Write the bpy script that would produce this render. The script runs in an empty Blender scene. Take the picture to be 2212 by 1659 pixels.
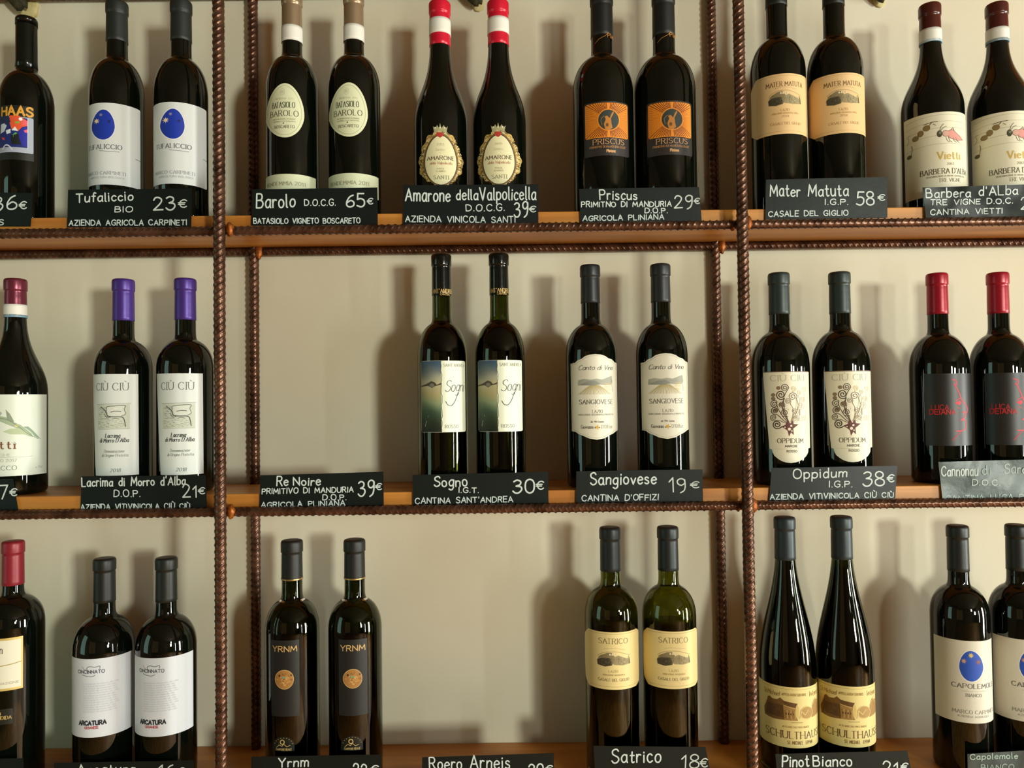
import bpy, math, random
import numpy as np
from mathutils import Vector, Matrix
random.seed(7)
C = bpy.context.scene.collection
PI = math.pi
W, H, F = 2212.0, 1659.0, 1660.0      # the photograph's frame; F = focal length in its pixels

# ------------------------------------------------------------------ camera
CAM = Vector((0, 0, 1.5))
PITCH, ROLL = math.radians(1.25), math.radians(-0.70)
Rm = Matrix.Rotation(PI/2 + PITCH, 3, 'X') @ Matrix.Rotation(ROLL, 3, 'Z')
cd = bpy.data.cameras.new('camera'); cam = bpy.data.objects.new('camera', cd); C.objects.link(cam)
cam.location = CAM; cam.rotation_euler = Rm.to_euler()
cd.sensor_width = 36; cd.lens = 36*F/W; cd.clip_start = .05
bpy.context.scene.camera = cam

def P(px, py, Y):
    "world point on the upright plane y=Y seen at photograph pixel px,py"
    d = Rm @ Vector(((px-W/2)/F, -(py-H/2)/F, -1))
    return CAM + d*(Y/d.y)

# ------------------------------------------------------------------ world, light, exposure
sc = bpy.context.scene
sc.view_settings.view_transform = 'Standard'; sc.view_settings.look = 'None'
sc.view_settings.gamma = 1; sc.view_settings.use_curve_mapping = False
sc.view_settings.exposure = 0.06
w = bpy.data.worlds.new('world'); sc.world = w; w.use_nodes = True
w.node_tree.nodes['Background'].inputs[0].default_value = (1.0, .80, .55, 1)
w.node_tree.nodes['Background'].inputs[1].default_value = .05

def area(name, loc, aim, sx, sy, power, col):
    l = bpy.data.lights.new(name, 'AREA'); l.shape = 'RECTANGLE'; l.size = sx; l.size_y = sy
    l.energy = power; l.color = col
    o = bpy.data.objects.new(name, l); C.objects.link(o); o.location = loc
    o.rotation_euler = (Vector(aim)-Vector(loc)).to_track_quat('-Z', 'Y').to_euler()
    return o
area('far_window_light', (3.62, -3.85, 1.66), (0, 1.15, 1.5), .50, .66, 168, (.97, 1.0, .87))
area('front_lamp_light', (1.30, -.95, 1.68), (0, 1.15, 1.5), .15, .20, 7, (.98, 1.0, .86))
area('side_window_light', (4.16, -.22, 1.02), (0, -.22, 1.02), .46, 1.55, 118, (.95, .98, .88))
area('narrow_window_light', (4.16, -1.95, 1.02), (0, -1.2, 1.02), .13, 1.6, 30, (.90, .97, 1.0))
area('left_doorway_light', (-2.7, -.35, 1.5), (-.9, 1.2, 1.6), .9, 1.7, 8, (.55, 1.0, .86))
area('left_warm_fill_light', (-2.5, -3.6, 1.5), (0, 1, 1.5), 3.2, 2.3, 5, (1.0, .62, .24))  # added warm fill panel for the shadows, not a lamp of the room
sp = bpy.data.lights.new('floor_bounce_fill_spot', 'SPOT'); sp.energy = 1700; sp.color = (1.0, .88, .60); sp.spot_size = math.radians(36); sp.spot_blend = .3; sp.shadow_soft_size = .12  # added spot: brightens the floor so its bounce fills the shelves warmly
so = bpy.data.objects.new('floor_bounce_fill_spot', sp); C.objects.link(so); so.location = (3.9, -1.0, 2.7)
so.rotation_euler = (Vector((.7, -.45, 0))-so.location).to_track_quat('-Z', 'Y').to_euler()

# ------------------------------------------------------------------ materials
def lin(c):
    if isinstance(c, str):
        c = tuple(int(c[i:i+2], 16)/255 for i in (0, 2, 4))
    return tuple((x/12.92 if x <= .04045 else ((x+.055)/1.055)**2.4) for x in c)
MATS = {}
def mat(name, col, rough=.5, metal=0, spec=.5, noise=None, bump=None, trans=0, ior=1.5, stretch=None, coat=0):
    """principled material; noise=(scale, colour2, lo, hi) mixes a second colour, bump=(scale, strength)"""
    if name in MATS: return MATS[name]
    m = bpy.data.materials.new(name); m.use_nodes = True; nt = m.node_tree; N = nt.nodes; L = nt.links
    b = N['Principled BSDF']; c = lin(col)
    b.inputs['Base Color'].default_value = (*c, 1); b.inputs['Roughness'].default_value = rough
    b.inputs['Metallic'].default_value = metal; b.inputs['IOR'].default_value = ior
    b.inputs['Specular IOR Level'].default_value = spec
    b.inputs['Transmission Weight'].default_value = trans
    b.inputs['Coat Weight'].default_value = coat
    tc = N.new('ShaderNodeTexCoord'); mp = N.new('ShaderNodeMapping'); L.new(tc.outputs['Object'], mp.inputs[0])
    if stretch: mp.inputs['Scale'].default_value = stretch
    if noise:
        s, c2, lo, hi = noise
        n = N.new('ShaderNodeTexNoise'); n.inputs['Scale'].default_value = s; n.inputs['Detail'].default_value = 6
        r = N.new('ShaderNodeValToRGB'); r.color_ramp.elements[0].position = lo; r.color_ramp.elements[1].position = hi
        r.color_ramp.elements[0].color = (*c, 1); r.color_ramp.elements[1].color = (*lin(c2), 1)
        L.new(mp.outputs[0], n.inputs[0]); L.new(n.outputs[0], r.inputs[0]); L.new(r.outputs[0], b.inputs['Base Color'])
    if bump:
        n2 = N.new('ShaderNodeTexNoise'); n2.inputs['Scale'].default_value = bump[0]; n2.inputs['Detail'].default_value = 4
        bp = N.new('ShaderNodeBump'); bp.inputs['Strength'].default_value = bump[1]; bp.inputs['Distance'].default_value = .001
        L.new(mp.outputs[0], n2.inputs[0]); L.new(n2.outputs[0], bp.inputs['Height']); L.new(bp.outputs[0], b.inputs['Normal'])
    MATS[name] = m; return m
def ink_mat(name, rough=.6, metal=0):
    m = bpy.data.materials.new(name); m.use_nodes = True; nt = m.node_tree
    a = nt.nodes.new('ShaderNodeAttribute'); a.attribute_name = 'Col'
    b = nt.nodes['Principled BSDF']; b.inputs['Roughness'].default_value = rough; b.inputs['Metallic'].default_value = metal
    nt.links.new(a.outputs['Color'], b.inputs['Base Color']); return m
INK = ink_mat('printed_ink'); CHALK = ink_mat('chalk_marker', .8); FOIL = ink_mat('gold_foil', .32, .75)
M_WALL = mat('wall_paint', 'dcd6c0', .8, noise=(3, 'd2cbb2', .35, .7), bump=(60, .25))
M_PLASTER = mat('room_plaster', '6b5a44', .9, noise=(2, '5a4a38', .4, .7), bump=(20, .3))
M_FLOOR = mat('floor_terracotta', 'a0733a', .6, noise=(4, '86592a', .4, .6))
M_WOOD = mat('shelf_wood', 'cf8c3c', .42, noise=(9, '9c5618', .35, .75), bump=(30, .2), stretch=(.35, 3, 6))
M_BAR = mat('rusty_rebar', '6a4a38', .31, metal=.62, noise=(45, '40271a', .40, .68), bump=(350, .08))
M_WELD = mat('weld_rust', 'b5651d', .45, metal=.5, noise=(160, '7a3c10', .4, .65), bump=(400, .5))
M_GLASS = mat('dark_bottle_glass', '070b06', .035, spec=.55, ior=1.52)
M_OLIVE = mat('olive_bottle_glass', '8e9030', .02, trans=1, ior=1.5)
M_GREENG = mat('deep_green_bottle_glass', '4f5a1e', .02, trans=1, ior=1.5)
M_WINE = mat('dark_wine', '060702', .08)
M_CARD = mat('black_chalk_card', '0c1513', .45, spec=.32, bump=(120, .12))
M_CARD2 = mat('worn_grey_chalk_card', '54635f', .38, spec=.5, noise=(35, '3a4846', .35, .7), bump=(60, .8))

# ------------------------------------------------------------------ object helpers
def tag(o, label=None, cat=None, group=None, kind=None):
    if label: o['label'] = label
    if cat: o['category'] = cat
    if group: o['group'] = group
    if kind: o['kind'] = kind
    return o
def empty(name, loc, rz=0):
    o = bpy.data.objects.new(name, None); C.objects.link(o); o.location = loc; o.rotation_euler = (0, 0, rz)
    o.empty_display_size = .03; return o
def mesh(name, v, f, m, parent=None, smooth=False, col=None):
    me = bpy.data.meshes.new(name); me.from_pydata([tuple(x) for x in v], [], [tuple(x) for x in f]); me.update()
    if smooth: me.polygons.foreach_set('use_smooth', [True]*len(me.polygons))
    if m: me.materials.append(m)
    if col is not None:
        a = me.color_attributes.new('Col', 'FLOAT_COLOR', 'POINT')
        a.data.foreach_set('color', np.array(col, dtype=np.float32).ravel())
    o = bpy.data.objects.new(name, me); C.objects.link(o)
    if parent: o.parent = parent
    return o
def box(name, a, b, m, parent=None, bev=0):
    x0, y0, z0 = a; x1, y1, z1 = b
    v = [(x0,y0,z0),(x1,y0,z0),(x1,y1,z0),(x0,y1,z0),(x0,y0,z1),(x1,y0,z1),(x1,y1,z1),(x0,y1,z1)]
    f = [(0,3,2,1),(4,5,6,7),(0,1,5,4),(1,2,6,5),(2,3,7,6),(3,0,4,7)]
    o = mesh(name, v, f, m, parent)
    if bev:
        md = o.modifiers.new('b', 'BEVEL'); md.width = bev; md.segments = 3
    return o
def copy_tree(o, parent=None):
    c = o.copy(); C.objects.link(c); c.parent = parent
    for ch in [x for x in C.objects if x.parent == o]: copy_tree(ch, c)
    return c
def lathe(prof, n=56, close=True):
    v, f = [], []; k = len(prof)
    for r, z in prof:
        for i in range(n):
            a = 2*PI*i/n; v.append((r*math.sin(a), -r*math.cos(a), z))
    for j in range(k-1):
        for i in range(n):
            i2 = (i+1) % n; f.append((j*n+i, j*n+i2, (j+1)*n+i2, (j+1)*n+i))
    if close:
        f.append(tuple(range(n-1, -1, -1))); f.append(tuple((k-1)*n+i for i in range(n)))
    return v, f
def bez(p0, p1, p2, p3, n=12):
    o = []
    for i in range(1, n+1):
        t = i/n; s = 1-t
        o.append(tuple(s**3*a+3*s*s*t*b+3*s*t*t*c+t**3*d for a, b, c, d in zip(p0, p1, p2, p3)))
    return o

# ------------------------------------------------------------------ stroke alphabet (x 0.., y 0 baseline .. 10 capital)
G = {
'A':(6,'l0,0 3,10 6,0;l1.1,3.5 4.9,3.5'),'B':(5.4,'l0,0 0,10;c0,10 3.4,9.8 4.5,7.8 3.5,5.6 0,5.3;c0,5.3 4,5.1 5.3,2.8 4,.2 0,0'),
'C':(5.8,'c5.6,8.2 4.5,9.7 2.8,10 .7,8.2 0,5 .7,1.8 2.8,0 4.6,.3 5.7,1.9'),'D':(5.9,'l0,0 0,10;c0,10 3,9.8 5.2,7.9 5.8,5 5.2,2.1 3,.2 0,0'),
'E':(4.8,'l4.8,10 0,10 0,0 4.8,0;l0,5.2 4,5.2'),'F':(4.6,'l4.8,10 0,10 0,0;l0,5.2 4,5.2'),
'G':(5.9,'c5.6,8.3 4.4,9.8 2.6,9.9 .6,8 0,5 .6,2 2.6,.1 4.6,.4 5.7,2 5.7,4.5;l3.5,4.5 5.8,4.5'),
'H':(5.6,'l0,0 0,10;l5.6,0 5.6,10;l0,5.2 5.6,5.2'),'I':(.6,'l.3,0 .3,10'),'J':(3.6,'l3.4,10 3.4,2.5;c3.4,2.5 2.6,.2 1,0 0,1.6'),
'K':(5.2,'l0,0 0,10;l5,10 0,4.4;l1.6,6 5.2,0'),'L':(4.4,'l0,10 0,0 4.4,0'),'M':(7,'l0,0 .6,10 3.5,2.6 6.4,10 7,0'),
'N':(5.7,'l0,0 0,10 5.7,0 5.7,10'),'O':(6.3,'c3.1,10 .8,8.6 0,5 .8,1.4 3.1,0 5.5,1.4 6.3,5 5.5,8.6 3.1,10'),
'P':(5,'l0,0 0,10;c0,10 3.8,9.9 5,7.6 3.8,5.2 0,4.9'),'Q':(6.3,'c3.1,10 .8,8.6 0,5 .8,1.4 3.1,0 5.5,1.4 6.3,5 5.5,8.6 3.1,10;l3.8,2.4 6.4,-.9'),
'R':(5.3,'l0,0 0,10;c0,10 3.7,9.9 4.8,7.7 3.7,5.4 0,5.1;l2.4,5.2 5.3,0'),
'S':(4.9,'c4.6,8.6 3.6,9.9 1.9,9.9 .3,8.6 .6,6.4 2.5,5.2 4.4,4 4.9,2 3.4,.2 1.4,0 0,1.5'),
'T':(5.4,'l0,10 5.4,10;l2.7,10 2.7,0'),'U':(5.6,'l0,10 0,3.4;c0,3.4 .8,.7 2.8,0 4.8,.7 5.6,3.4;l5.6,3.4 5.6,10'),
'V':(5.8,'l0,10 2.9,0 5.8,10'),'W':(8.2,'l0,10 2,0 4.1,7.6 6.2,0 8.2,10'),'X':(5.6,'l0,0 5.6,10;l0,10 5.6,0'),
'Y':(5.6,'l0,10 2.8,4.8 5.6,10;l2.8,4.8 2.8,0'),'Z':(5.2,'l0,10 5.2,10 0,0 5.2,0'),
'a':(4.1,'c3.9,5 2.4,6.2 .8,5.2 0,3 .7,.6 2.2,.1 3.5,1.4 3.9,3;l3.9,6 3.9,.8 4.4,0'),'b':(4.1,'l0,10 0,0;c0,3.2 .9,5.6 2.4,6 4,4.8 4,1.6 2.4,0 .8,.4 0,2'),
'c':(3.6,'c3.6,5 2.3,6.1 .7,5.2 0,3 .7,.8 2.2,0 3.7,1'),'d':(4.1,'c3.9,4.6 2.4,6.1 .8,5.2 0,3 .7,.6 2.2,.1 3.5,1.2 3.9,3;l3.9,10 3.9,0'),
'e':(4,'c.2,3.2 3.9,3.7 3.4,5.4 2,6.1 .5,5 0,3 .7,.7 2.3,0 3.9,1.1'),'f':(3,'c3.2,9.4 2,10 1.3,8.4 1.3,6;l1.3,6 1.3,0;l0,6 2.8,6'),
'g':(4.1,'c3.9,5 2.4,6.2 .8,5.2 0,3.2 .7,1 2.2,.4 3.5,1.6 3.9,3;c3.9,6 3.9,1 3.7,-2.2 2,-3.6 .2,-2.6'),
'h':(3.9,'l0,10 0,0;c0,3.6 1,5.6 2.4,6 3.7,5 3.8,3.4;l3.8,3.4 3.8,0'),'i':(.7,'l.3,6 .3,0;l.3,8 .35,8.5'),
'j':(1.6,'c1.3,6 1.3,0 1,-2.6 -.4,-3.3;l1.3,8 1.35,8.5'),'k':(3.7,'l0,10 0,0;l3.5,6 0,2.6;l1.2,3.6 3.7,0'),'l':(1,'l.3,10 .3,.6 1,0'),
'm':(6.2,'l0,6 0,0;c0,3.6 .8,5.6 1.8,6 2.9,5 3,3.4;l3,3.4 3,0;c3,3.6 3.8,5.6 4.9,6 6,5 6.1,3.4;l6.1,3.4 6.1,0'),
'n':(3.8,'l0,6 0,0;c0,3.6 1,5.6 2.3,6 3.6,5 3.7,3.4;l3.7,3.4 3.7,0'),'o':(4.1,'c2,6 .6,5.2 0,3 .6,.8 2,0 3.5,.8 4.1,3 3.5,5.2 2,6'),
'p':(4.1,'l0,6 0,-3.4;c0,3.2 .9,5.6 2.4,6 4,4.8 4,1.6 2.4,0 .8,.4 0,2'),'q':(4.1,'c3.9,5 2.4,6.2 .8,5.2 0,3 .7,.6 2.2,.1 3.5,1.4 3.9,3;l3.9,6 3.9,-3.4'),
'r':(2.8,'l0,6 0,0;c0,3.4 .9,5.5 1.8,6 2.9,5.6'),'s':(3.3,'c3.1,5.2 2,6 .7,5.6 .4,4.2 1.7,3.2 3.1,2.2 2.9,.6 1.5,0 0,.8'),
't':(3,'c1.2,9 1.2,5 1.3,1.4 2.1,0 3.1,.6;l0,6 2.8,6'),'u':(3.8,'c0,6 0,2 .7,.2 2,0 3.3,1.2 3.8,3.4;l3.8,6 3.8,0'),
'v':(3.7,'l0,6 1.9,0 3.7,6'),'w':(5.6,'l0,6 1.4,0 2.8,5 4.2,0 5.6,6'),'x':(3.7,'l0,6 3.7,0;l0,0 3.7,6'),'y':(3.8,'l0,6 1.9,.4;l3.8,6 1.2,-3.4'),
'z':(3.5,'l0,6 3.5,6 0,0 3.5,0'),
'0':(5.2,'c2.6,10 .6,8.6 0,5 .6,1.4 2.6,0 4.6,1.4 5.2,5 4.6,8.6 2.6,10'),'1':(2.6,'l0,7 2.2,10 2.2,0'),
'2':(5,'c.2,7.8 1.2,9.7 3,9.9 4.6,8.2 3.8,5.2 0,0;l0,0 5.2,.3'),'3':(5,'c.4,8.8 2.2,10 4.2,9 4,6.6 1.8,5.3;c1.8,5.3 4.4,4.8 5,2.6 3.4,.2 1.4,0 0,1.4'),
'4':(5,'l3.8,0 3.8,10 0,3 5.2,3'),'5':(4.9,'l4.6,10 .8,10 .5,5.6;c.5,5.6 2.6,6.2 4.6,4.8 4.6,1.6 2.6,0 0,.9'),
'6':(4.9,'c4,9.9 1.8,8.4 .2,4.6 .4,1.2 2.4,0 4.6,1.2 4.6,4 2.6,5.4 .5,3.6'),'7':(4.8,'l0,10 4.8,10 1.8,0'),
'8':(4.9,'c2.4,5.3 .5,6.6 .5,8.8 2.4,10 4.3,8.8 4.3,6.6 2.4,5.3 .2,3.8 .2,1.2 2.4,0 4.7,1.2 4.7,3.8 2.4,5.3'),
'9':(4.7,'c4.3,6.6 2.4,5 .5,6 .2,8.4 2,9.9 4,9.2 4.4,6.6;c4.4,9 4.4,4 3.6,1 1.6,-.6'),
'.':(.8,'l.3,0 .45,.3'),',':(1,'l.6,.3 .1,-1.6'),"'":(.8,'l.5,10 .3,8'),'-':(3,'l.3,4.4 2.7,4.4'),':':(.8,'l.4,0 .4,.4;l.4,4.6 .4,5'),
'€':(5.8,'c5.4,8.6 4,9.8 2.2,9 1,6.6 .9,4 2,1 3.8,.1 5.4,1.4;l0,6 4.4,6.1;l0,3.9 4,4'),
}
G['Ù'] = (5.6, G['U'][1]+';l1.6,13 3.4,11.2'); G['Í'] = (.6, 'l.3,0 .3,13')
def cr(pts, n=5):
    "Catmull-Rom through points"
    if len(pts) < 3: return pts
    closed = pts[0] == pts[-1]
    q = ([pts[-2]]+pts+[pts[1]]) if closed else ([pts[0]]+pts+[pts[-1]])
    out = [pts[0]]
    for i in range(1, len(q)-2):
        p0, p1, p2, p3 = q[i-1:i+3]
        for k in range(1, n+1):
            t = k/n
            out.append(tuple(.5*((2*b)+(-a+c)*t+(2*a-5*b+4*c-d)*t*t+(-a+3*b-3*c+d)*t**3) for a, b, c, d in zip(p0, p1, p2, p3)))
    return out
GL = {}
for ch, (gw, s) in G.items():
    st = []
    for part in s.split(';'):
        pts = [tuple(float(q) for q in t.split(',')) for t in part[1:].split()]
        st.append((cr(pts, 4) if part[0] == 'c' else pts))
    GL[ch] = (gw, st)

class Ink:
    """flat print: every mark is a sliver of geometry laid on a surface by pos(u, v, layer).
    u to the right, v up, in metres along the surface."""
    def __init__(s, pos, seg=.0022):
        s.pos = pos; s.v = []; s.f = []; s.c = []; s.seg = seg; s.nl = 1
    def add(s, pts, faces, col, layer):
        b = len(s.v); c = (*lin(col), 1); s.nl = (s.nl+1) % 30; layer = layer+s.nl*.03
        for (u, v) in pts: s.v.append(s.pos(u, v, layer)); s.c.append(c)
        for f in faces: s.f.append(tuple(b+i for i in f))
    def stroke(s, pts, wd, col, layer=2, mod=0, caps=True):
        # resample long pieces so that the ribbon follows the surface
        p = [pts[0]]
        for a, b in zip(pts, pts[1:]):
            d = math.hypot(b[0]-a[0], b[1]-a[1]); n = max(1, int(math.ceil(d/s.seg)))
            for k in range(1, n+1): p.append((a[0]+(b[0]-a[0])*k/n, a[1]+(b[1]-a[1])*k/n))
        if len(p) < 2 : return
        L, R = [], []
        n = len(p)
        for i in range(n):
            a = p[max(i-1, 0)]; b = p[min(i+1, n-1)]
            dx, dy = b[0]-a[0], b[1]-a[1]; l = math.hypot(dx, dy) or 1e-9; dx /= l; dy /= l
            k = 1.0
            if 0 < i < n-1:
                e = (p[i][0]-a[0], p[i][1]-a[1]); le = math.hypot(*e) or 1e-9
                k = min(1.6, 1/max(.4, abs((e[0]*dx+e[1]*dy)/le)))
            h = wd/2*(1-mod+mod*abs(dy))*k
            L.append((p[i][0]-dy*h, p[i][1]+dx*h)); R.append((p[i][0]+dy*h, p[i][1]-dx*h))
        s.add(L+R, [(i, n+i, n+i+1, i+1) for i in range(n-1)], col, layer)
        if caps:
            for e in (p[0], p[-1]): s.dot(e[0], e[1], wd/2*(1 if not mod else .6), col, layer, 8)
    def dot(s, x, y, r, col, layer=2, n=12, ry=None):
        ry = ry or r
        if r > s.seg*1.2: return s.poly([(x+r*math.cos(2*PI*i/24), y+ry*math.sin(2*PI*i/24)) for i in range(24)], col, layer)
        s.add([(x+r*math.cos(2*PI*i/n), y+ry*math.sin(2*PI*i/n)) for i in range(n)], [tuple(range(n))], col, layer)
    def poly(s, pts, col, layer=1, step=None):
        "filled outline, cut in upright strips so that it follows a curved surface"
        step = step or s.seg*.7
        xs = [p[0] for p in pts]; x0, x1 = min(xs), max(xs); n = max(1, int(math.ceil((x1-x0)/step)))
        cuts = sorted(set([x0+(x1-x0)*i/n for i in range(n+1)]+[x for x in xs]))
        def cross(x):
            o = []
            for a, b in zip(pts, pts[1:]+pts[:1]):
                if (a[0] <= x < b[0]) or (b[0] <= x < a[0]):
                    o.append((a[1]+(b[1]-a[1])*(x-a[0])/(b[0]-a[0])))
            return sorted(o)
        V, Fc = [], []
        for a, b in zip(cuts, cuts[1:]):
            e = (b-a)*.002
            if b-a < 1e-8: continue
            A, B = cross(a+e), cross(b-e)
            if len(A) != len(B): A = B = cross((a+b)/2)
            for k in range(0, len(A)-1, 2):
                i = len(V); V += [(a, A[k]), (b, B[k]), (b, B[k+1]), (a, A[k+1])]; Fc.append((i, i+1, i+2, i+3))
        s.add(V, Fc, col, layer)
    def grad(s, u0, u1, v0, v1, fn, nu=12, nv=30, layer=1):
        b = len(s.v)
        for j in range(nv+1):
            for i in range(nu+1):
                a, t = i/nu, j/nv
                s.v.append(s.pos(u0+(u1-u0)*a, v0+(v1-v0)*t, layer)); s.c.append((*lin(fn(a, t)), 1))
        for j in range(nv):
            for i in range(nu):
                q = b+j*(nu+1)+i; s.f.append((q, q+1, q+nu+2, q+nu+1))
    def text(s, t, u0, u1, v, h, wd, col, style='hand', layer=2, dv=0, slant=0, xf=None):
        "text fitted between u0 and u1, baseline v rising by dv, capitals h high"
        gap = {'hand': 2.1, 'serif': 2.0, 'sans': 1.9, 'script': 1.2}[style]
        rnd = random.Random(t+style)
        adv = []; x = 0; pv = ''
        small = style == 'smallcaps'
        for ch in t:
            if ch == ' ': adv.append((None, x, 0)); x += 6.2 if style == 'hand' else 3.6; continue
            g = GL.get(ch) or GL['-']
            if style == 'serif' and ch in 'TVY' and pv in ('L', 'A', 'E', 'F'): x -= 1.3
            adv.append((g, x, ch)); x += g[0]+gap; pv = ch
        tot = max(x-gap, .1); k = (u1-u0)/tot; y10 = h/10
        for g, gx, ch in adv:
            if g is None: continue
            jit = style == 'hand'
            sy = 1+(rnd.uniform(-.07, .1) if jit else 0); oy = rnd.uniform(-.3, .3) if jit else 0
            rot = rnd.uniform(-.05, .05) if jit else 0
            def X(p):
                px, py = p; px2 = px-py*rot; yy = py*sy+oy
                uu = u0+(gx+px2)*k+slant*yy*y10
                return (uu, v+dv*((uu-u0)/(u1-u0) if u1 != u0 else 0)+yy*y10)
            for st in g[1]:
                q = [X(p) for p in st]
                s.stroke(q, wd*(.9 if style == 'serif' else 1), col, layer, mod=.55 if style == 'serif' else (.45 if style == 'script' else 0), caps=style in ('hand', 'sans'))
                if style == 'serif':
                    for e, o in ((st[0], st[1]), (st[-1], st[-2])):
                        if abs(e[1]-o[1]) > 1.2*abs(e[0]-o[0]) and (abs(e[1]) < .3 or e[1] > 9.7 or abs(e[1]-6) < .2):
                            a = X((e[0]-1.1, e[1])); b = X((e[0]+1.1, e[1])); s.stroke([a, b], wd*.45, col, layer, caps=False)
    def build(s, name, m, parent):
        if not s.v: return None
        return tag(mesh(name, s.v, s.f, m, parent, col=s.c), kind='stuff')

# ------------------------------------------------------------------ setting: room and the wall behind the racks
YW, YF, YC = 1.200, 1.060, 1.108     # wall face, board front edge, bottle centres
def S(name, a, b, m): return tag(box(name, a, b, m), kind='structure')
S('wall_back', (-3, YW, 0), (4.3, YW+.12, 2.85), M_WALL)
S('floor', (-3.1, -4.6, -.1), (4.4, 1.4, 0), M_FLOOR)
S('ceiling', (-3.1, -4.6, 2.85), (4.4, 1.4, 2.95), M_PLASTER)
S('wall_left', (-3.1, -4.5, 0), (-3.0, 1.32, 2.85), M_PLASTER)
S('wall_front', (-3.1, -4.6, 0), (4.4, -4.5, 2.85), M_PLASTER)
S('wall_right', (4.3, -4.5, 0), (4.4, 1.32, 2.85), M_PLASTER)
M_FRAME = mat('window_frame_paint', '3a2c20', .5)
M_PANE = mat('window_pane', '20262a', .05)
def window(n, y0, y1, z0, z1, x=4.3):
    r = tag(empty('window_%d' % n, (x-.03, (y0+y1)/2, z0)), kind='structure')
    cy, t = (y0+y1)/2, .05; a, b = y0-cy, y1-cy; h = z1-z0
    box('frame_jamb', (-.02, a-t, 0), (.028, a, h), M_FRAME, r); box('frame_jamb', (-.02, b, 0), (.028, b+t, h), M_FRAME, r)
    box('frame_head', (-.02, a-t, h), (.028, b+t, h+t), M_FRAME, r); box('frame_sill', (-.05, a-t, -t), (.028, b+t, 0), M_FRAME, r)
    box('pane', (.005, a, 0), (.015, b, h), M_PANE, r)
window(1, -.48, .04, .20, 1.84); window(2, -2.04, -1.86, .18, 1.86)

# ------------------------------------------------------------------ boards
ZT = [0, P(1106, 458, YF).z, P(1106, 1060, YF).z, P(1106, 1702, YF).z]
TH = ZT[1]-P(1106, 487, YF).z
ZT[0] = ZT[1]+(ZT[1]-ZT[2])*.99+.024
PLACE = ['above the top row of bottles', 'under the top row of bottles', 'under the middle row of bottles', 'under the bottom row of bottles']
XL, XR = -1.25, 1.30
for i, z in enumerate(ZT):
    b = box('shelf_board', (XL, YF, z-TH), (XR, YW-.001, z), M_WOOD, bev=.0012)
    tag(b, 'long orange-brown wooden shelf board '+PLACE[i], 'shelf', 'wooden shelf boards on the rebar rack')

# ------------------------------------------------------------------ rebar rack
def rebar(name, p0, p1, r, parent, seam=0.0, flip=1, pitch=.0092, slope=2.0):
    p0, p1 = Vector(p0), Vector(p1); d = p1-p0; Ln = d.length; d.normalize()
    up = Vector((0, -1, 0)); e1 = up; e2 = d.cross(e1).normalized()
    ns = int(Ln/.00095); na = 32
    s = np.linspace(0, Ln, ns+1)[:, None]; th = np.arange(na)[None, :]*2*PI/na
    q = (th-seam) % (2*PI); tn = np.where(q < PI, q/PI, (2*PI-q)/PI)
    side = np.where(q < PI, 1.0, 1.0)
    ph = (s/pitch + flip*side*tn*slope + np.where(q < PI, 0, .5)) % 1.0
    rib = np.exp(-(np.where(ph<.5,(ph-.5)/.12,(ph-.5)/.07))**2)*np.clip(np.sin(PI*tn), 0, 1)**.6
    lon = np.exp(-((np.minimum(q, 2*PI-q))/.20)**2)+np.exp(-((q-PI)/.20)**2)
    R = r*(.91+.21*rib+.05*lon)
    ax = np.array(p0)[None, None, :]+s[:, :, None]*np.array(d)[None, None, :]
    V = ax+R[:, :, None]*(np.cos(th)[:, :, None]*np.array(e1)+np.sin(th)[:, :, None]*np.array(e2))
    V = V.reshape(-1, 3)
    a = np.arange(ns)[:, None]*na; i = np.arange(na)[None, :]; j = (i+1) % na
    Q = np.stack([a+i, a+j, a+na+j, a+na+i], -1).reshape(-1, 4)
    me = bpy.data.meshes.new(name); me.vertices.add(len(V)); me.vertices.foreach_set('co', V.ravel())
    me.loops.add(Q.size); me.loops.foreach_set('vertex_index', Q.ravel().astype(np.int32))
    me.polygons.add(len(Q)); me.polygons.foreach_set('loop_start', np.arange(0, Q.size, 4, dtype=np.int32))
    me.polygons.foreach_set('loop_total', np.full(len(Q), 4, dtype=np.int32))
    me.update(calc_edges=True); me.polygons.foreach_set('use_smooth', np.ones(len(Q), dtype=bool))
    me.materials.append(M_BAR)
    o = bpy.data.objects.new(name, me); C.objects.link(o); o.parent = parent; return o
def weld(parent, x, y, z, sx=.008, sz=.011, seed=0):
    rnd = random.Random(seed); v, f = [], []; n, k = 12, 7
    for j in range(k+1):
        for i in range(n):
            a, b = 2*PI*i/n, PI*j/k; q = 1+rnd.uniform(-.16, .16)
            v.append((x+sx*math.sin(b)*math.cos(a)*q, y+.005*math.sin(b)*math.sin(a)*q, z+sz*math.cos(b)*q))
    for j in range(k):
        for i in range(n): f.append((j*n+i, j*n+(i+1) % n, (j+1)*n+(i+1) % n, (j+1)*n+i))
    return mesh('weld_bead', v, f, M_WELD, parent, True)
rack = tag(empty('rebar_rack', (0, 0, 0)), 'rusty ribbed steel rebar rack welded into square bays against the wall', 'rack')
RP, RC = .0080, .0064
YP, YB, YR = 1.0375, 1.0525, 1.1905
px0, px1 = P(475, 830, YP).x, P(1610, 830, YP).x
rx0, rx1 = P(550, 830, YR).x, P(1550, 830, YR).x
zlo, zhi = ZT[3]-.16, ZT[0]+.20
pxs = [px0-(px1-px0), px0, px1, px1+(px1-px0)]
for x in (px0, px1): rebar('upright', (x, YP, zlo), (x, YP, zhi), RP, rack, seam=PI/2)
for x in (rx0, rx1): rebar('upright', (x, YR, zlo), (x, YR, zhi), RP*.98, rack, seam=PI/2)
ZB = []
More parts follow.
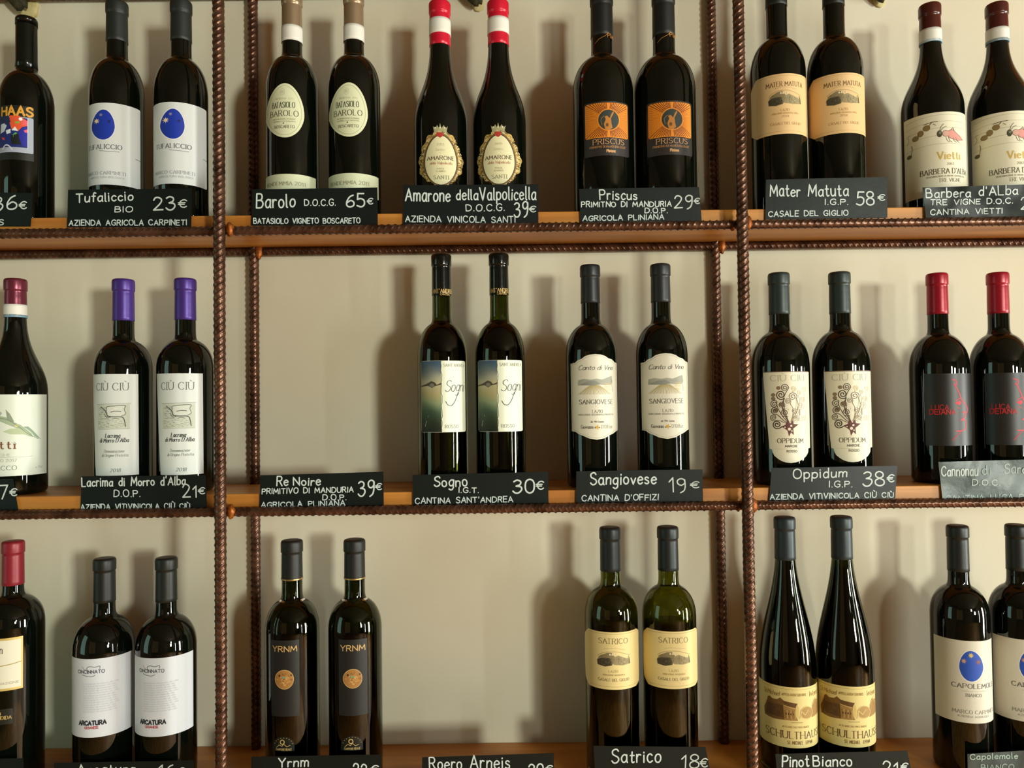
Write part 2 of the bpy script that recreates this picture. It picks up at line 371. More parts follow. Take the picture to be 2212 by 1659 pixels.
for i, z in enumerate(ZT):
    zb = z-TH-RC*.72; ZB.append(zb)
    for a, b in ((XL, px0), (px0, px1), (px1, XR)):
        rebar('crossbar', (a, YB, zb), (b, YB, zb), RC, rack, seam=[0, .55, -.15, 0][i], flip=-1, slope=1.3)
    for a, b in ((XL, rx0), (rx0, rx1), (rx1, XR)):
        rebar('crossbar', (a, YR, z-TH-RC), (b, YR, z-TH-RC), RC*1.08, rack, seam=PI/2, flip=1, slope=1.6)
    for x in (px0, px1):
        weld(rack, x+.0105, YB-.005, zb+.001, .0058, .0095, i*7+int(x*10)); weld(rack, x-.009, YB, zb-.001, .004, .007, i*5)
    for x in (rx0, rx1): weld(rack, x+.009, YR-.004, z-TH-RC, .006, .012, i*3)

# ------------------------------------------------------------------ bottles
def profile(R, r, zs, zn, zt, kind):
    "outside of the glass from the heel to the lip"
    o = [(R-.006, 0), (R-.0022, .0012), (R-.0005, .004), (R, .007), (R, zs*.5), (R, zs)]
    h = zn-zs; d = R-r
    if kind == 'bordeaux':
        o += bez((R, zs), (R, zs+.58*h), (r+.52*d, zs+.86*h), (r+.16*d, zs+.955*h), 14)
        o += bez((r+.16*d, zs+.955*h), (r+.06*d, zs+.985*h), (r, zn+.001), (r, zn+.012), 5)
    elif kind == 'burgundy':
        o += bez((R, zs), (R, zs+.40*h), (r*1.12, zs+.48*h), (r, zn), 18)
    elif kind == 'slope':
        o += bez((R, zs), (R*.985, zs+.36*h), (r*1.35, zs+.62*h), (r, zn), 18)
    o += [(r*.985, zn+(zt-zn)*.55), (r*.97, zt-.022), (r*.97, zt-.002)]
    return o
def prof_r(pr, z):
    for (a, za), (b, zb) in zip(pr, pr[1:]):
        if za <= z <= zb and zb > za: return a+(b-a)*(z-za)/(zb-za)
    return pr[-1][0]

class Label:
    def __init__(s, b, bottle, cx, hw, R, lx, Yf, zbase, phi):
        s.b = b; s.cx, s.hw, s.R, s.Yf, s.zb = cx, hw, R, Yf, zbase
        s.a0 = math.asin(max(-1, min(1, (lx-cx)/hw))); s.m = Yf/F/math.cos(phi)
        pos = lambda u, v, l: ((R+.00022+l*.00006)*math.sin(u/R), -(R+.00022+l*.00006)*math.cos(u/R), v)
        s.basei, s.let, s.art, s.parts = Ink(pos), Ink(pos), Ink(pos), []
        s.pos = pos
    def X(s, px):
        q = (px-s.cx)/s.hw; e = 0
        if q > .97: e = (q-.97)*1.6; q = .97
        if q < -.97: e = (q+.97)*1.6; q = -.97
        return s.R*(math.asin(q)+e-s.a0)
    def Z(s, py): return P(s.cx, py, s.Yf).z-s.zb
    def pt(s, p): return (s.X(p[0]), s.Z(p[1]))
    def base(s, pts, col, rough=.55, name='paper_label', metal=0):
        i = Ink(s.pos); i.poly([s.pt(p) for p in pts], col, 0)
        m = mat('label_'+col, col, rough, metal=metal, bump=(900, .05))
        s.parts.append((name, i, m)); return i
    def poly(s, pts, col, layer=1): s.art.poly([s.pt(p) for p in pts], col, layer)
    def line(s, pts, wd, col, layer=2, smooth=False, mod=0):
        q = [s.pt(p) for p in pts]
        s.art.stroke(cr(q, 5) if smooth else q, wd*s.m, col, layer, mod, caps=False)
    def T(s, t, x0, x1, y, h, wd, col, style='serif', slant=0, layer=3, dv=0):
        s.let.text(t, s.X(x0), s.X(x1), s.Z(y), h*s.m, wd*s.m, col, style, layer, dv*s.m, slant)
    def ell(s, cx, cy, rx, ry, col, layer=1, egg=0, n=40):
        s.poly(ellp(cx, cy, rx, ry, egg, n), col, layer)
    def oline(s, cx, cy, rx, ry, wd, col, layer=2, egg=0):
        p = ellp(cx, cy, rx, ry, egg, 48); s.line(p+[p[0]], wd, col, layer)
def ellp(cx, cy, rx, ry, egg=0, n=40):
    o = []
    for i in range(n):
        a = 2*PI*i/n; y = math.sin(a)
        o.append((cx+rx*math.cos(a)*(1-egg*max(y, -.2)), cy-ry*y))
    return o
def rect(x0, y0, x1, y1, r=0):
    if not r: return [(x0, y0), (x1, y0), (x1, y1), (x0, y1)]
    o = []
    for (cx, cy, a0) in ((x1-r, y0+r, -90), (x1-r, y1-r, 0), (x0+r, y1-r, 90), (x0+r, y0+r, 180)):
        for k in range(5):
            a = math.radians(a0+k*22.5); o.append((cx+r*math.cos(a), cy+r*math.sin(a)))
    return o
def star(L, cx, cy, r, col, n=8, layer=3):
    p = []
    for i in range(n*2):
        a = PI*i/n; q = r if i % 2 == 0 else r*.42; p.append((cx+q*math.cos(a), cy+q*math.sin(a)))
    L.poly(p, col, layer)

def make_bottle(cx, top, hw, nhw, nb, sh, row, kind='bordeaux', lx=None, design=None, cap=None, capy=None, bands=(), clear=None,
                fill=None, label='', group='', yref=None, Y=YC, waxtop=False, lip=True):
    zb = ZT[row]; yref = yref or (sh+60)
    phi = math.atan((cx-W/2)/F); cph = math.cos(phi)
    R = hw*Y/F*cph; r = nhw*Y/F*cph
    x = P(cx, yref, Y).x
    z = lambda py: P(cx, py, Y).z-zb
    zt, zn, zs = z(top), z(nb), z(sh)
    a0 = math.asin(max(-.98, min(.98, ((lx or cx)-cx)/hw)))
    root = empty('wine_bottle', (x, Y, zb), a0-phi)
    tag(root, label, 'wine bottle', group)
    pr = profile(R, r, zs, zn, zt-.0015, kind)
    if clear:
        v, f = lathe(pr)
        zf = z(fill)
        ip = []
        for k in range(40):
            zz = .006+(zt-.014)*k/39; ip.append((max(prof_r(pr, zz)-.0013, .004), zz))
        v2, f2 = lathe(ip); n0 = len(v)
        f2 = [tuple(n0+i for i in reversed(q)) for q in f2]
        mesh('glass_body', v+v2, f+f2, clear, root, True)
        wp = [(max(a-.0006, .003), b+.0005) for a, b in ip if b < zf-.001]
        wp.append((max(prof_r(pr, zf)-.0019, .003), zf))
        v3, f3 = lathe(wp); mesh('wine', v3, f3, M_WINE, root, True)
    else:
        v, f = lathe(pr); mesh('glass_body', v, f, M_GLASS, root, True)
    # capsule over the lip: rim, bead, sleeve
    zc = z(capy); e = .0005
    rc = lambda zz: prof_r(pr, zz)+e
    bead = .0165 if lip else .0
    cp = [(rc(zc)-.0004, zc), (rc(zc)+.0001, zc+.0004)]
    for k in range(1, 9):
        zz = zc+(zt-bead-.004-zc)*k/8; cp.append((rc(zz), zz))
    if lip:
        cp += [(rc(zt-.02)-.0003, zt-bead-.0012), (rc(zt-.02)+.0008, zt-bead-.0004), (rc(zt-.02)+.0010, zt-bead+.001), (rc(zt-.02)+.0010, zt-.0045)]
    else:
        cp += [(rc(zt-.02)+.0004, zt-.012), (rc(zt-.02)+.0006, zt-.004)]
    rt = cp[-1][0]; cp += [(rt-.0004, zt-.002), (rt-.0014, zt-.0006), (rt-.003, zt), (rt*.55, zt+.0002 if not waxtop else zt+.0006)]
    v, f = lathe(cp); mesh('capsule', v, f, cap, root, True)
    for (ya, yb, m, nm) in bands:
        za, zz = z(yb), z(ya); bp = [(prof_r(pr, za+(zz-za)*k/5)+e+.0006, za+(zz-za)*k/5) for k in range(6)]
        bp = [(bp[0][0]-.0006, bp[0][1])]+bp+[(bp[-1][0]-.0006, bp[-1][1])]
        v, f = lathe(bp, close=False); mesh(nm, v, f, m, root, True)
    if design:
        L = Label(root, None, cx, hw, R, lx or cx, Y-R*cph, zb, phi)
        L.neck = lambda: Ink(lambda u, v, l: ((r+.0009)*math.sin(u/r), -(r+.0009)*math.cos(u/r), v))
        design(L)
        first = None
        for nm, ink, m in L.parts:
            o = mesh(nm, ink.v, ink.f, m, root); first = first or o
        host = first or root
        L.art.build('label_artwork', INK if not getattr(L, 'foil', 0) else FOIL, host)
        L.let.build('lettering', INK, host)
        if hasattr(L, 'extra'): L.extra(root, host)
    return root, (R, r, zt)
def twin(src, cx, hw, yref, label, row, lx=None, dtop=0, Y=YC):
    "second bottle of the same wine: copy of the bottle and of each of its parts"
    o = copy_tree(src); o['label'] = label
    phi = math.atan((cx-W/2)/F)
    o.location = (P(cx, yref, Y).x, Y, ZT[row])
    o.rotation_euler = (0, 0, math.asin(max(-.98, min(.98, ((lx or cx)-cx)/hw)))-phi)
    return o

# ------------------------------------------------------------------ label prints (drawn where the photograph shows them on the left bottle of each pair)
def d_haas(L):
    L.base(rect(-30, 230, 73, 347), '141812', .5)
    L.art.poly([L.pt(p) for p in rect(-22, 254, 72, 331, 3)], 'a9afc0', 1)
    L.poly(rect(-20, 256, 60, 320), '14226e', 2)
    for p, c in (([(22, 252), (42, 252), (60, 262), (60, 272), (48, 276), (40, 285), (26, 282), (22, 268)], 'e2552c'),
                 ([(46, 258), (60, 262), (60, 272), (46, 272)], 'f06070'), ([(4, 270), (12, 268), (16, 274), (11, 286), (3, 290)], 'c8d4da'),
                 ([(-18, 262), (-6, 260), (-4, 285), (-18, 300)], 'd8d8c0'), ([(0, 252), (20, 253), (24, 266), (14, 272), (3, 264)], '14264e'),
                 ([(14, 284), (24, 281), (24, 290), (16, 292)], 'd8e2e8'), ([(26, 284), (33, 276), (40, 285)], 'e6ecee'),
                 ([(26, 296), (34, 288), (38, 290), (30, 299)], '5ca85c'), ([(40, 290), (50, 276), (60, 274), (60, 318), (48, 315), (42, 302)], '1c1f9c'),
                 ([(51, 283), (60, 279), (60, 287), (54, 287)], 'f4667c'), ([(24, 296), (40, 290), (46, 314), (26, 314)], '0c140e'),
                 ([(33, 264), (43, 264), (43, 268), (34, 270)], '8aa03c'), ([(5, 298), (11, 299), (12, 305), (7, 303)], 'c84038')):
        L.poly(p, c, 3)
    L.ell(45, 259, 4, 3.5, 'f4f4f4', 4); L.line([(7, 325), (13, 316), (20, 317), (28, 326)], 2.2, 'd6d6dc', 4, True)
    L.line([(60, 256), (60, 322)], 1, 'd8dce8', 4)
    L.T('HAAS', 6, 70, 251, 15, 3.6, 'e0a238', 'hand', layer=5)
def d_tufa(L):
    L.base(rect(170, 224, 303, 400, 3), 'dcdfdf', .45)
    L.ell(223.5, 271, 25.5, 34, 'f2f2ee', 1, .13); L.ell(224, 271, 24, 32.5, '1233a8', 2, .13)
    star(L, 210, 263, 6.5, 'f4dcae'); star(L, 219, 250, 4.5, '8a86a8'); star(L, 236, 264, 4.5, '0c1a58')
    L.T('TUFALICCIO', 194, 263, 323, 8.5, 1.5, '3c424a'); L.line([(216, 327), (234, 328.5), (258, 328)], 1.1, '8c9096', smooth=True)
    L.T('MARCO CARPINETI', 192, 271, 378, 6, 1.0, '7d848c'); L.T('AGRICOLTURA BIOLOGICA', 198, 268, 386, 3.4, .6, 'a8aeb4', 'sans')
    L.line([(292, 336), (303, 337)], 1, '50585c')
def d_barolo(L):
    L.base(ellp(616, 239, 40.5, 58.5, .13, 56), 'dde0bb', .5, 'oval_label'); L.base(rect(560, 376, 681, 425), 'd8dcba', .5, 'lower_label')
    L.oline(615.5, 239, 35.5, 53, .8, 'a4a880', egg=.13); L.oline(611, 199, 5, 7, .6, 'b8b898')
    L.T('B', 609, 613, 202, 6, .7, 'a09c80'); L.T('BENI DI', 597, 634, 215, 3, .6, 'b0b090', 'sans')
    L.T('BATASIOLO', 590, 637, 233, 12, 1.5, '3e4632'); L.T('BAROLO', 586, 644, 251, 11.5, 1.6, '4c3c2c')
    L.T('DENOMINAZIONE DI ORIGINE', 592, 638, 259, 2.6, .5, 'a8a888', 'sans'); L.T('CONTROLLATA E GARANTITA', 592, 638, 264, 2.6, .5, 'a8a888', 'sans')
    L.ell(612.5, 266.5, 1.2, 1.6, '404030', 2); L.T('BOSCARETO', 594, 636, 277, 6, 1.1, '5c5c44')
    L.T('VENDEMMIA 2011', 578, 658, 400, 7.5, 1.3, '8c8a62')
def d_amarone(L):
    rnd = random.Random(3); o = []
    for i in range(120):
        a = 2*PI*i/120; k = 1+.045*math.cos(a*14)+.03*math.cos(a*5+1)
        o.append((952+46*math.cos(a)*k*(1-.14*max(math.sin(a), 0)), 342-60*math.sin(a)*k))
    L.base(o, 'c9a75c', .35, 'gilded_label', metal=.2)
    L.poly([(936, 272), (941, 278), (945, 270), (949, 277), (951, 266), (954, 277), (959, 270), (962, 278), (967, 272), (963, 292), (940, 292)], 'a9a277', 1)
    for i in range(380):
        a = rnd.uniform(0, 2*PI); q = rnd.uniform(.82, 1.0); cx, cy = 952+45*math.cos(a)*q*(1-.14*max(math.sin(a), 0)), 342-58*math.sin(a)*q
        r = rnd.uniform(1.6, 3.2); b = rnd.uniform(0, 6)
        L.line([(cx+r*math.cos(b+t*.9), cy+r*math.sin(b+t*.9)) for t in range(4)], 1.0, rnd.choice(['fbeeb8', 'f0d890', '4a300e', '2c1a08', 'c8a050']), 2, True)
    L.ell(952, 345, 36.5, 57, '7a5a2c', 3, .1); L.ell(952, 345.5, 34, 54.5, '2a1a10', 4, .1); L.ell(952, 346, 32.5, 53, 'e9e2b6', 5, .1)
    L.poly([(944, 286), (957, 286), (958, 293), (951, 298), (943, 293)], 'b23424', 6)
    for x in (941, 951, 961): L.ell(x, 276, 1.6, 2, 'e8e4c4', 3)
    L.T('2015', 944, 959, 314, 4.2, .7, '9a9270', layer=7); L.T('Santico', 940, 960, 326, 6, .6, 'c0b890', 'script', .3, layer=7)
    L.T('AMARONE', 924, 980, 345, 8, 1.6, '3c1f18', layer=7); L.T('della Valpolicella', 929, 975, 355, 6, .8, 'a8664c', 'script', .25, layer=7)
    L.T('D.O.C.G.', 944, 959, 366, 3, .6, '9a9270', 'sans', layer=7); L.T('CLASSICO', 942, 961, 371.5, 3, .6, '9a9270', 'sans', layer=7)
    L.T('SANTI', 937, 968, 387, 8, 1.1, '3a3426', layer=7)
def d_priscus(L):
    L.base(rect(1262, 219, 1356, 336, 4), '302c2a', .4)
    L.poly(rect(1265, 222, 1354, 297, 4), 'ee8f1c', 1); cx, cy = 1314, 259
    for i in range(72):
        a = 2*PI*(i+.5)/72; ca, sa = math.cos(a), math.sin(a)
        q = min((38 if ca > 0 else 47)/abs(ca) if ca else 1e9, 36.5/abs(sa) if sa else 1e9)
        if abs(ca) < .1: continue
        L.line([(cx+24*ca, cy+24*sa), (cx+q*ca, cy+q*sa)], 1.5 if abs(sa) > .6 else .9, '7c3606' if abs(sa) > .6 else 'b86410')
    L.ell(cx, cy, 21.5, 22, '2f3833', 2)
    L.poly([(1307, 280), (1304, 268), (1308, 258), (1306, 252), (1311, 250), (1316, 256), (1320, 246), (1324, 240), (1325, 244), (1319, 256), (1320, 268), (1322, 276), (1316, 281)], 'c07c2c', 3)
    L.line([(1300, 270), (1298, 258), (1305, 250)], 1, 'a87838', 3, True); L.ell(1311, 270, 3, 4, '6c4418', 4)
    L.T('PRISCUS', 1281, 1345, 311, 11, 1.5, 'e2ac74'); L.T('PRIMITIVO DI MANDURIA D.O.P.', 1274, 1349, 319, 4.5, .8, 'c89058')
    L.T('Pliniana', 1309, 1327, 329, 6, 1.2, 'e6b078', 'hand')
    def extra(root, host):
        i = L.neck(); i.seg = .001; m = L.m; cap = [c for c in root.children if c.name.startswith('capsule')][0]
        i.stroke([(-.012, L.Z(72)), (-.006, L.Z(64)), (.002, L.Z(58)), (.008, L.Z(50))], .9*m, 'c07c30', 0); i.text('Plin', .006, .018, L.Z(60), 9*m, 1.1*m, 'd08c3c', 'hand', 0)
        i.build('lettering', INK, cap)
    L.extra = extra
def vign(L, x, y, k=1):
    f = lambda pts: [(x+a*k, y+b*k) for a, b in pts]
    L.line(f([(-33, -6), (-18, -14), (4, -16), (20, -12), (34, -6)]), 1.1, 'b0986a', 1, True); L.line(f([(-20, -21), (-5, -23), (10, -22), (24, -19)]), .8, 'bfa878', 1, True)
    L.poly(f([(-33, 14), (-34, 4), (-28, -6), (-14, -13), (-4, -14), (2, -6), (2, 6), (-4, 14), (-18, 17)]), '8a7b56', 2)
    L.poly(f([(-33, 14), (-34, 4), (-26, -1), (-8, -2), (-4, 6), (-4, 13), (-18, 16)]), '443e2a', 3)
    L.poly(f([(0, -4), (10, -8), (22, -2), (33, 2), (34, 12), (18, 14), (0, 12)]), '9c8d66', 2)
    rnd = random.Random(5)
    for i in range(46):
        a, b = rnd.uniform(0, 33), rnd.uniform(-3, 12); L.line(f([(a, b), (a+rnd.uniform(-1, 1), b-rnd.uniform(1.5, 4))]), .7, rnd.choice(['5c5238', '7a6c48', 'c8bc90']), 3)
    for i in range(30):
        a, b = rnd.uniform(-32, -6), rnd.uniform(-6, 13); L.line(f([(a, b), (a+2.5, b-rnd.uniform(0, 2))]), .8, rnd.choice(['302c1c', '6a6044']), 4)
    for a in (-9, -4, 0, 5): L.poly(f([(a, -8), (a, -11), (a+1.7, -12.5), (a+3.4, -11), (a+3.4, -8)]), 'ead9ac', 4)
    L.line(f([(33, 12), (32, -1)]), 1.4, '4c4430', 4)
def d_mater(L):
    L.base([(1634, 160), (1752, 160), (1758, 174), (1758, 278), (1752, 290), (1634, 290), (1622, 276), (1622, 178)], 'e9c48c', .5)
    L.T('MATER MATUTA', 1656, 1731, 187, 9.5, 1.2, '70501f'); vign(L, 1694, 212)
    L.T('LAZIO', 1686, 1704, 241, 5, .7, 'b48f55'); L.T('INDICAZIONE GEOGRAFICA TIPICA', 1668, 1722, 247, 3, .5, 'c49e62', 'sans')
    L.T('2014', 1688, 1703, 254, 4, .6, '9c7a44'); L.T('CASALE DEL GIGLIO', 1664, 1726, 270, 5, .8, 'b48f55')
    for y in (164, 284): L.line([(1636, y), (1752, y)], .6, 'c89c58', 1)
def d_satrico(L):
    L.base([(1273, 1366), (1373, 1366), (1384, 1378), (1386, 1396), (1386, 1462), (1379, 1484), (1371, 1490), (1273, 1490), (1265, 1476), (1262, 1440), (1262, 1396), (1265, 1380)], 'ead595', .5)
    for y in (1370, 1484): L.line([(1275, y), (1375, y)], .7, 'b89c58', 1)
    L.T('SATRICO', 1295, 1354, 1391, 11, 1.3, '6b5a30'); vign(L, 1325, 1424)
    L.T('LAZIO', 1315, 1334, 1453, 5, .7, 'a08c50'); L.T('INDICAZIONE GEOGRAFICA', 1303, 1348, 1460, 3, .5, 'b09c60', 'sans')
    L.T('CASALE DEL GIGLIO', 1293, 1356, 1472, 5.5, .9, '7c6a3a')
def d_barbera(L):
    L.base(rect(1953, 244, 2106, 424), 'e8e2c8', .5)
    for i, y in enumerate((252, 266, 280, 296, 314)): L.line([(1956, y+3), (1985, y), (2030, y-2), (2100, y)], .7, 'b9b394', 1, True)
    for x, y, a, b in ((1978, 292, 6.5, 5), (1989, 284, 6, 6), (2002, 275, 7, 5.5)): L.ell(x, y, a+.8, b+.8, '5c4a24', 2); L.ell(x, y, a, b, '8c7440', 3)
    L.line([(2006, 272), (2014, 264), (1996, 267)], 1.3, '6a5630', 3); L.line([(2014, 264), (2026, 264)], 1.3, '6a5630', 3); L.line([(2016, 268), (2022, 272)], 1, '6a5630')
    L.ell(2029, 291, 5.5, 7.5, '433c24', 3); L.ell(2030, 289, 3, 3, '7a8060', 4); L.ell(2042, 291, 7.5, 7, '7c5848', 2); L.ell(2042, 291, 6.5, 6, 'd8aa94', 3)
    L.poly([(2046, 286), (2056, 283), (2066, 292), (2077, 303), (2066, 306), (2052, 302), (2046, 297)], 'd99488', 3)
    L.line([(2046, 286), (2056, 283), (2066, 292), (2077, 303), (2066, 306), (2052, 302), (2046, 297)], .8, '7c4c40', 4); L.line([(2052, 284), (2057, 279), (2060, 286)], 1, '8a7060', 4)
    for a in (2042, 2047, 2056, 2062): L.line([(a, 299), (a+3, 307), (a+8, 310)], .9, '6a5840', 3)
    L.line([(2030, 284), (2032, 277), (2038, 270)], .9, '5a5034', 3, True); L.line([(2032, 284), (2038, 278), (2044, 276)], .9, '5a5034', 3, True)
    L.ell(1964, 328, 5.5, 4.5, '5f5836', 3); L.line([(1968, 326), (1971, 312), (1969, 305)], 1.3, '5f5836', 3)
    L.line([(1960, 300), (1964, 292), (1962, 284), (1965, 280)], 1, '98905c', 3, True)
    L.T('Vietti', 2024, 2070, 346, 14, 3.0, 'cdaa4c'); L.T('2017', 2043, 2057, 359, 4.5, .7, '6a624c')
    L.T("BARBERA D'ALBA", 1987, 2082, 377, 10, 1.5, '4f4735'); L.T('DENOMINAZIONE DI ORIGINE CONTROLLATA', 2000, 2078, 384, 3, .5, '9c947c', 'sans'); L.T('TRE VIGNE', 2025, 2070, 395, 7, 1.0, '7a7258')
def d_nebb(L):
    L.base(rect(-75, 852, 101, 1028), 'e2e9db', .42)
    L.poly([(13, 884), (22, 894), (31, 911), (24, 912), (16, 905)], '8c9a84', 2); L.poly([(0, 898), (14, 901), (30, 912), (44, 918), (68, 938), (70, 945), (60, 943), (38, 926), (24, 920), (0, 909)], 'a6b698', 1)
    L.poly([(7, 932), (22, 926), (40, 925), (56, 932), (68, 944), (50, 939), (24, 938)], 'bccaa4', 2); L.poly([(50, 922), (60, 922), (68, 929), (87, 951), (74, 944), (66, 934)], '93aa92', 3)
    L.ell(36, 920, 4, 3, 'd8d890', 3); L.line([(0, 902), (20, 908), (40, 922), (60, 938), (82, 950)], .9, '6c7c64', 4, True)
    L.poly([(-20, 890), (-4, 884), (6, 892), (0, 900), (-20, 898)], 'aab4ac', 2)
    L.T('Vietti', -34, 33, 969, 14, 3.0, '7c4a28'); L.T('LANGHE', -20, 24, 985, 4.5, .8, 'a8a898'); L.T('NEBBIOLO 2017', -30, 36, 997, 5, .8, 'a0a494')
    L.line([(-30, 988), (70, 987)], .6, 'b8bcae'); L.T('PERBACCO', -34, 36, 1015, 8, 1.1, '6f7768'); L.T('e 75cl', 76, 90, 1014, 4, .7, '9aa090')
def d_lacrima(L):
    L.base([(201, 808), (298, 808), (299, 1027), (209, 1027)], 'e3e8e4', .45)
    L.T('CIÙ CIÙ', 211, 277, 843, 14, 1.5, '565e58', 'serif')
    L.poly(rect(213, 873, 280, 927), 'd3d8ca', 1)
    rnd = random.Random(2)
    for i in range(60):
        a, b = rnd.uniform(214, 236), rnd.uniform(880, 925); L.line([(a, b), (a+rnd.uniform(2, 6), b+rnd.uniform(-1.5, 1.5))], .7, rnd.choice(['8c9080', 'a4a898', '787c70']), 2)
    for i in range(24):
        a, b = rnd.uniform(238, 268), rnd.uniform(908, 924); L.line([(a, b), (a+rnd.uniform(3, 7), b+rnd.uniform(-2, 2))], .6, 'a0a494', 2)
    L.poly([(232, 878), (270, 876), (268, 884), (271, 894), (264, 899), (236, 898), (232, 888)], 'dfe3d8', 3)
    L.line([(220, 878), (230, 888), (234, 898), (245, 900), (264, 901), (269, 910), (271, 922)], 1.5, '3c4038', 4, True); L.line([(232, 888), (232, 879), (245, 877), (270, 876), (268, 884), (271, 894), (262, 899)], 1, '4c5048', 4, True)
    L.line([(227, 893), (232, 901), (240, 901)], 1, '5c6058', 4, True); L.line([(212, 873), (282, 871)], .7, '8c9088'); L.line([(213, 927), (280, 926)], .7, 'b0b4a8')
    L.line([(240, 890), (250, 888), (262, 889)], 1.3, '50564c', 5, True); L.line([(242, 905), (250, 903), (258, 905)], 1, '5c6054', 5)
    L.T('Lacrima', 229, 259, 945, 8, 1.5, '2f3532', 'serif', .2); L.T("di Morro D'Alba", 218, 277, 955, 8, 1.4, '2f3532', 'serif', .2)
    L.T('Denominazione', 227, 268, 977, 5.5, .8, '7c847e', 'serif', .2); L.T('di Origine Protetta', 222, 276, 986, 5.5, .8, '7c847e', 'serif', .2); L.T('2018', 239, 260, 1019, 6.5, 1, '666e68', 'serif', .2)
def ramp(stops, t):
    for (a, ca), (b, cb) in zip(stops, stops[1:]):
        if t <= b:
            k = (t-a)/(b-a) if b > a else 0
            return tuple(int(ca[i:i+2], 16)/255*(1-k)+int(cb[i:i+2], 16)/255*k for i in (0, 2, 4))
    return tuple(int(stops[-1][1][i:i+2], 16)/255 for i in (0, 2, 4))
def d_sogno(L):
    L.base(rect(911, 779, 1004, 934, 3), 'e9eed8', .4)
    st = [(0, '141c10'), (.12, '26341f'), (.28, '3f5840'), (.42, '8a9a74'), (.55, 'b2a878'), (.66, 'bdb78e'), (.74, 'a8a892'), (.84, '6f7a78'), (.92, '4c6272'), (1, '375472')]
    L.art.grad(L.X(911.5), L.X(954), L.Z(933.5), L.Z(779.5), lambda a, t: ramp(st, min(1, max(0, t+.03*math.sin(a*5+t*9)))), 14, 50, 1)
    L.poly([(911, 833), (922, 829), (933, 823), (940, 826), (944, 831), (953, 827), (953, 831), (940, 834), (934, 838), (926, 833), (911, 835)], '4a4432', 2); L.ell(934, 832, 5, 4, '7e7c6c', 3)
    L.line([(922, 909), (919, 922)], 1, 'b8c4b4', 3); L.line([(926, 897), (925, 902)], .8, '98a494', 3)
    rnd = random.Random(4); pts = [(954+rnd.uniform(-1.3, 1.3), 780+k*5) for k in range(32)]
    L.poly([(953, 780)]+[(956, 780), (956, 933)]+[(953, 933)], 'e9eed8', 2); L.line(pts, 1.1, '6f6a4c', 4, True)
    L.T("SANT'ANDREA", 958, 1002, 792, 6.5, 1.0, '8a8c78'); L.T('ROSSO', 961, 988, 925, 7, 1.0, '5f6252')
    L.T('Sogni', 961, 1000, 846, 24, 1.4, '2c312a', 'script', .22); L.line([(988, 848), (983, 864), (975, 876), (967, 875), (962, 867)], 1.3, '2c312a', 4, True)
    def extra(root, host):
        i = L.neck(); m = L.m; i.seg = .001; i.text("SANT'ANDREA", -.018, .020, L.Z(628), 9*m, 1.2*m, 'd8b468', 'serif', 0); i.text('CANTINA', -.002, .012, L.Z(633), 4*m, .7*m, 'b89858', 'sans', 0)
        cap = [c for c in root.children if c.name.startswith('capsule')][0]; i.build('lettering', INK, cap)
    L.extra = extra
def d_sangio(L):
    top = [(1234, 784), (1243, 783), (1250, 777), (1257, 775), (1265, 769), (1275, 766), (1286, 765), (1298, 766), (1307, 769), (1314, 774), (1321, 776), (1327, 782), (1332, 784)]
    bot = [(1332, 931), (1328, 933), (1321, 938), (1314, 941), (1304, 947), (1287, 950), (1271, 947), (1258, 941), (1250, 938), (1243, 933), (1235, 932)]
    L.base(top+bot, 'e5e0cc', .45)
    ins = [(a+(1283-a)*.05, b+(857-b)*.035) for a, b in top+bot]; L.line(ins+[ins[0]], .7, 'b5b098')
    L.T('Canto di Vino', 1251, 1322, 799, 10, 1.2, '50504a', 'script', .35)
    L.poly([(1249, 832), (1250, 821), (1262, 818), (1276, 820), (1288, 818), (1300, 820), (1312, 815), (1319, 812), (1322, 824), (1318, 832), (1285, 831)], 'a9aa9c', 1); L.poly([(1250, 832), (1270, 824), (1285, 822), (1296, 829), (1285, 833)], '8f9186', 2)
    for k in range(-10, 11): L.line([(1284+k*.9, 832), (1284+k*3.4, 852)], 1.1, 'ac9c6c' if k % 2 else 'c9b87c', 1)
    for y in range(829, 846, 3): L.line([(1304, y), (1317, y-1)], 1, 'd8c070', 2)
    L.line([(1320, 812), (1321, 846)], 1, '9a9a90', 2)
    L.T('SANGIOVESE', 1252, 1321, 873, 9.5, 1.4, '45443c'); L.T('LAZIO', 1279, 1300, 892, 6.5, .9, '6c6a5c'); L.T('INDICAZIONE GEOGRAFICA PROTETTA', 1250, 1322, 897.5, 3, .6, '8c8a7a', 'sans')
    L.T('dal 1914 Cantina', 1275, 1302, 913, 3.6, .6, '7a786a', 'hand'); L.T('Giovanni', 1255, 1280, 926, 7.5, 1.0, '4c4a40'); L.T("D'Offizi", 1297, 1319, 926, 7.5, .9, '6c6a5c')
    star(L, 1288.5, 923, 6, 'd9a83c', 5); L.ell(1284, 924, 1.1, 1.1, '3c3a30', 4); L.ell(1293, 924, 1.1, 1.1, '3c3a30', 4)
def spiral(L, cx, cy, r, a0, col, wd=1.1, sgn=1, turns=2.0):
    p = []
    n = int(turns*9)
    for i in range(n+1):
        t = i/n; a = a0+sgn*2*PI*turns*t; q = r*(1-.88*t); p.append((cx+q*math.cos(a), cy+q*math.sin(a)))
    L.line(p, wd, col, 3, True); return p[0]
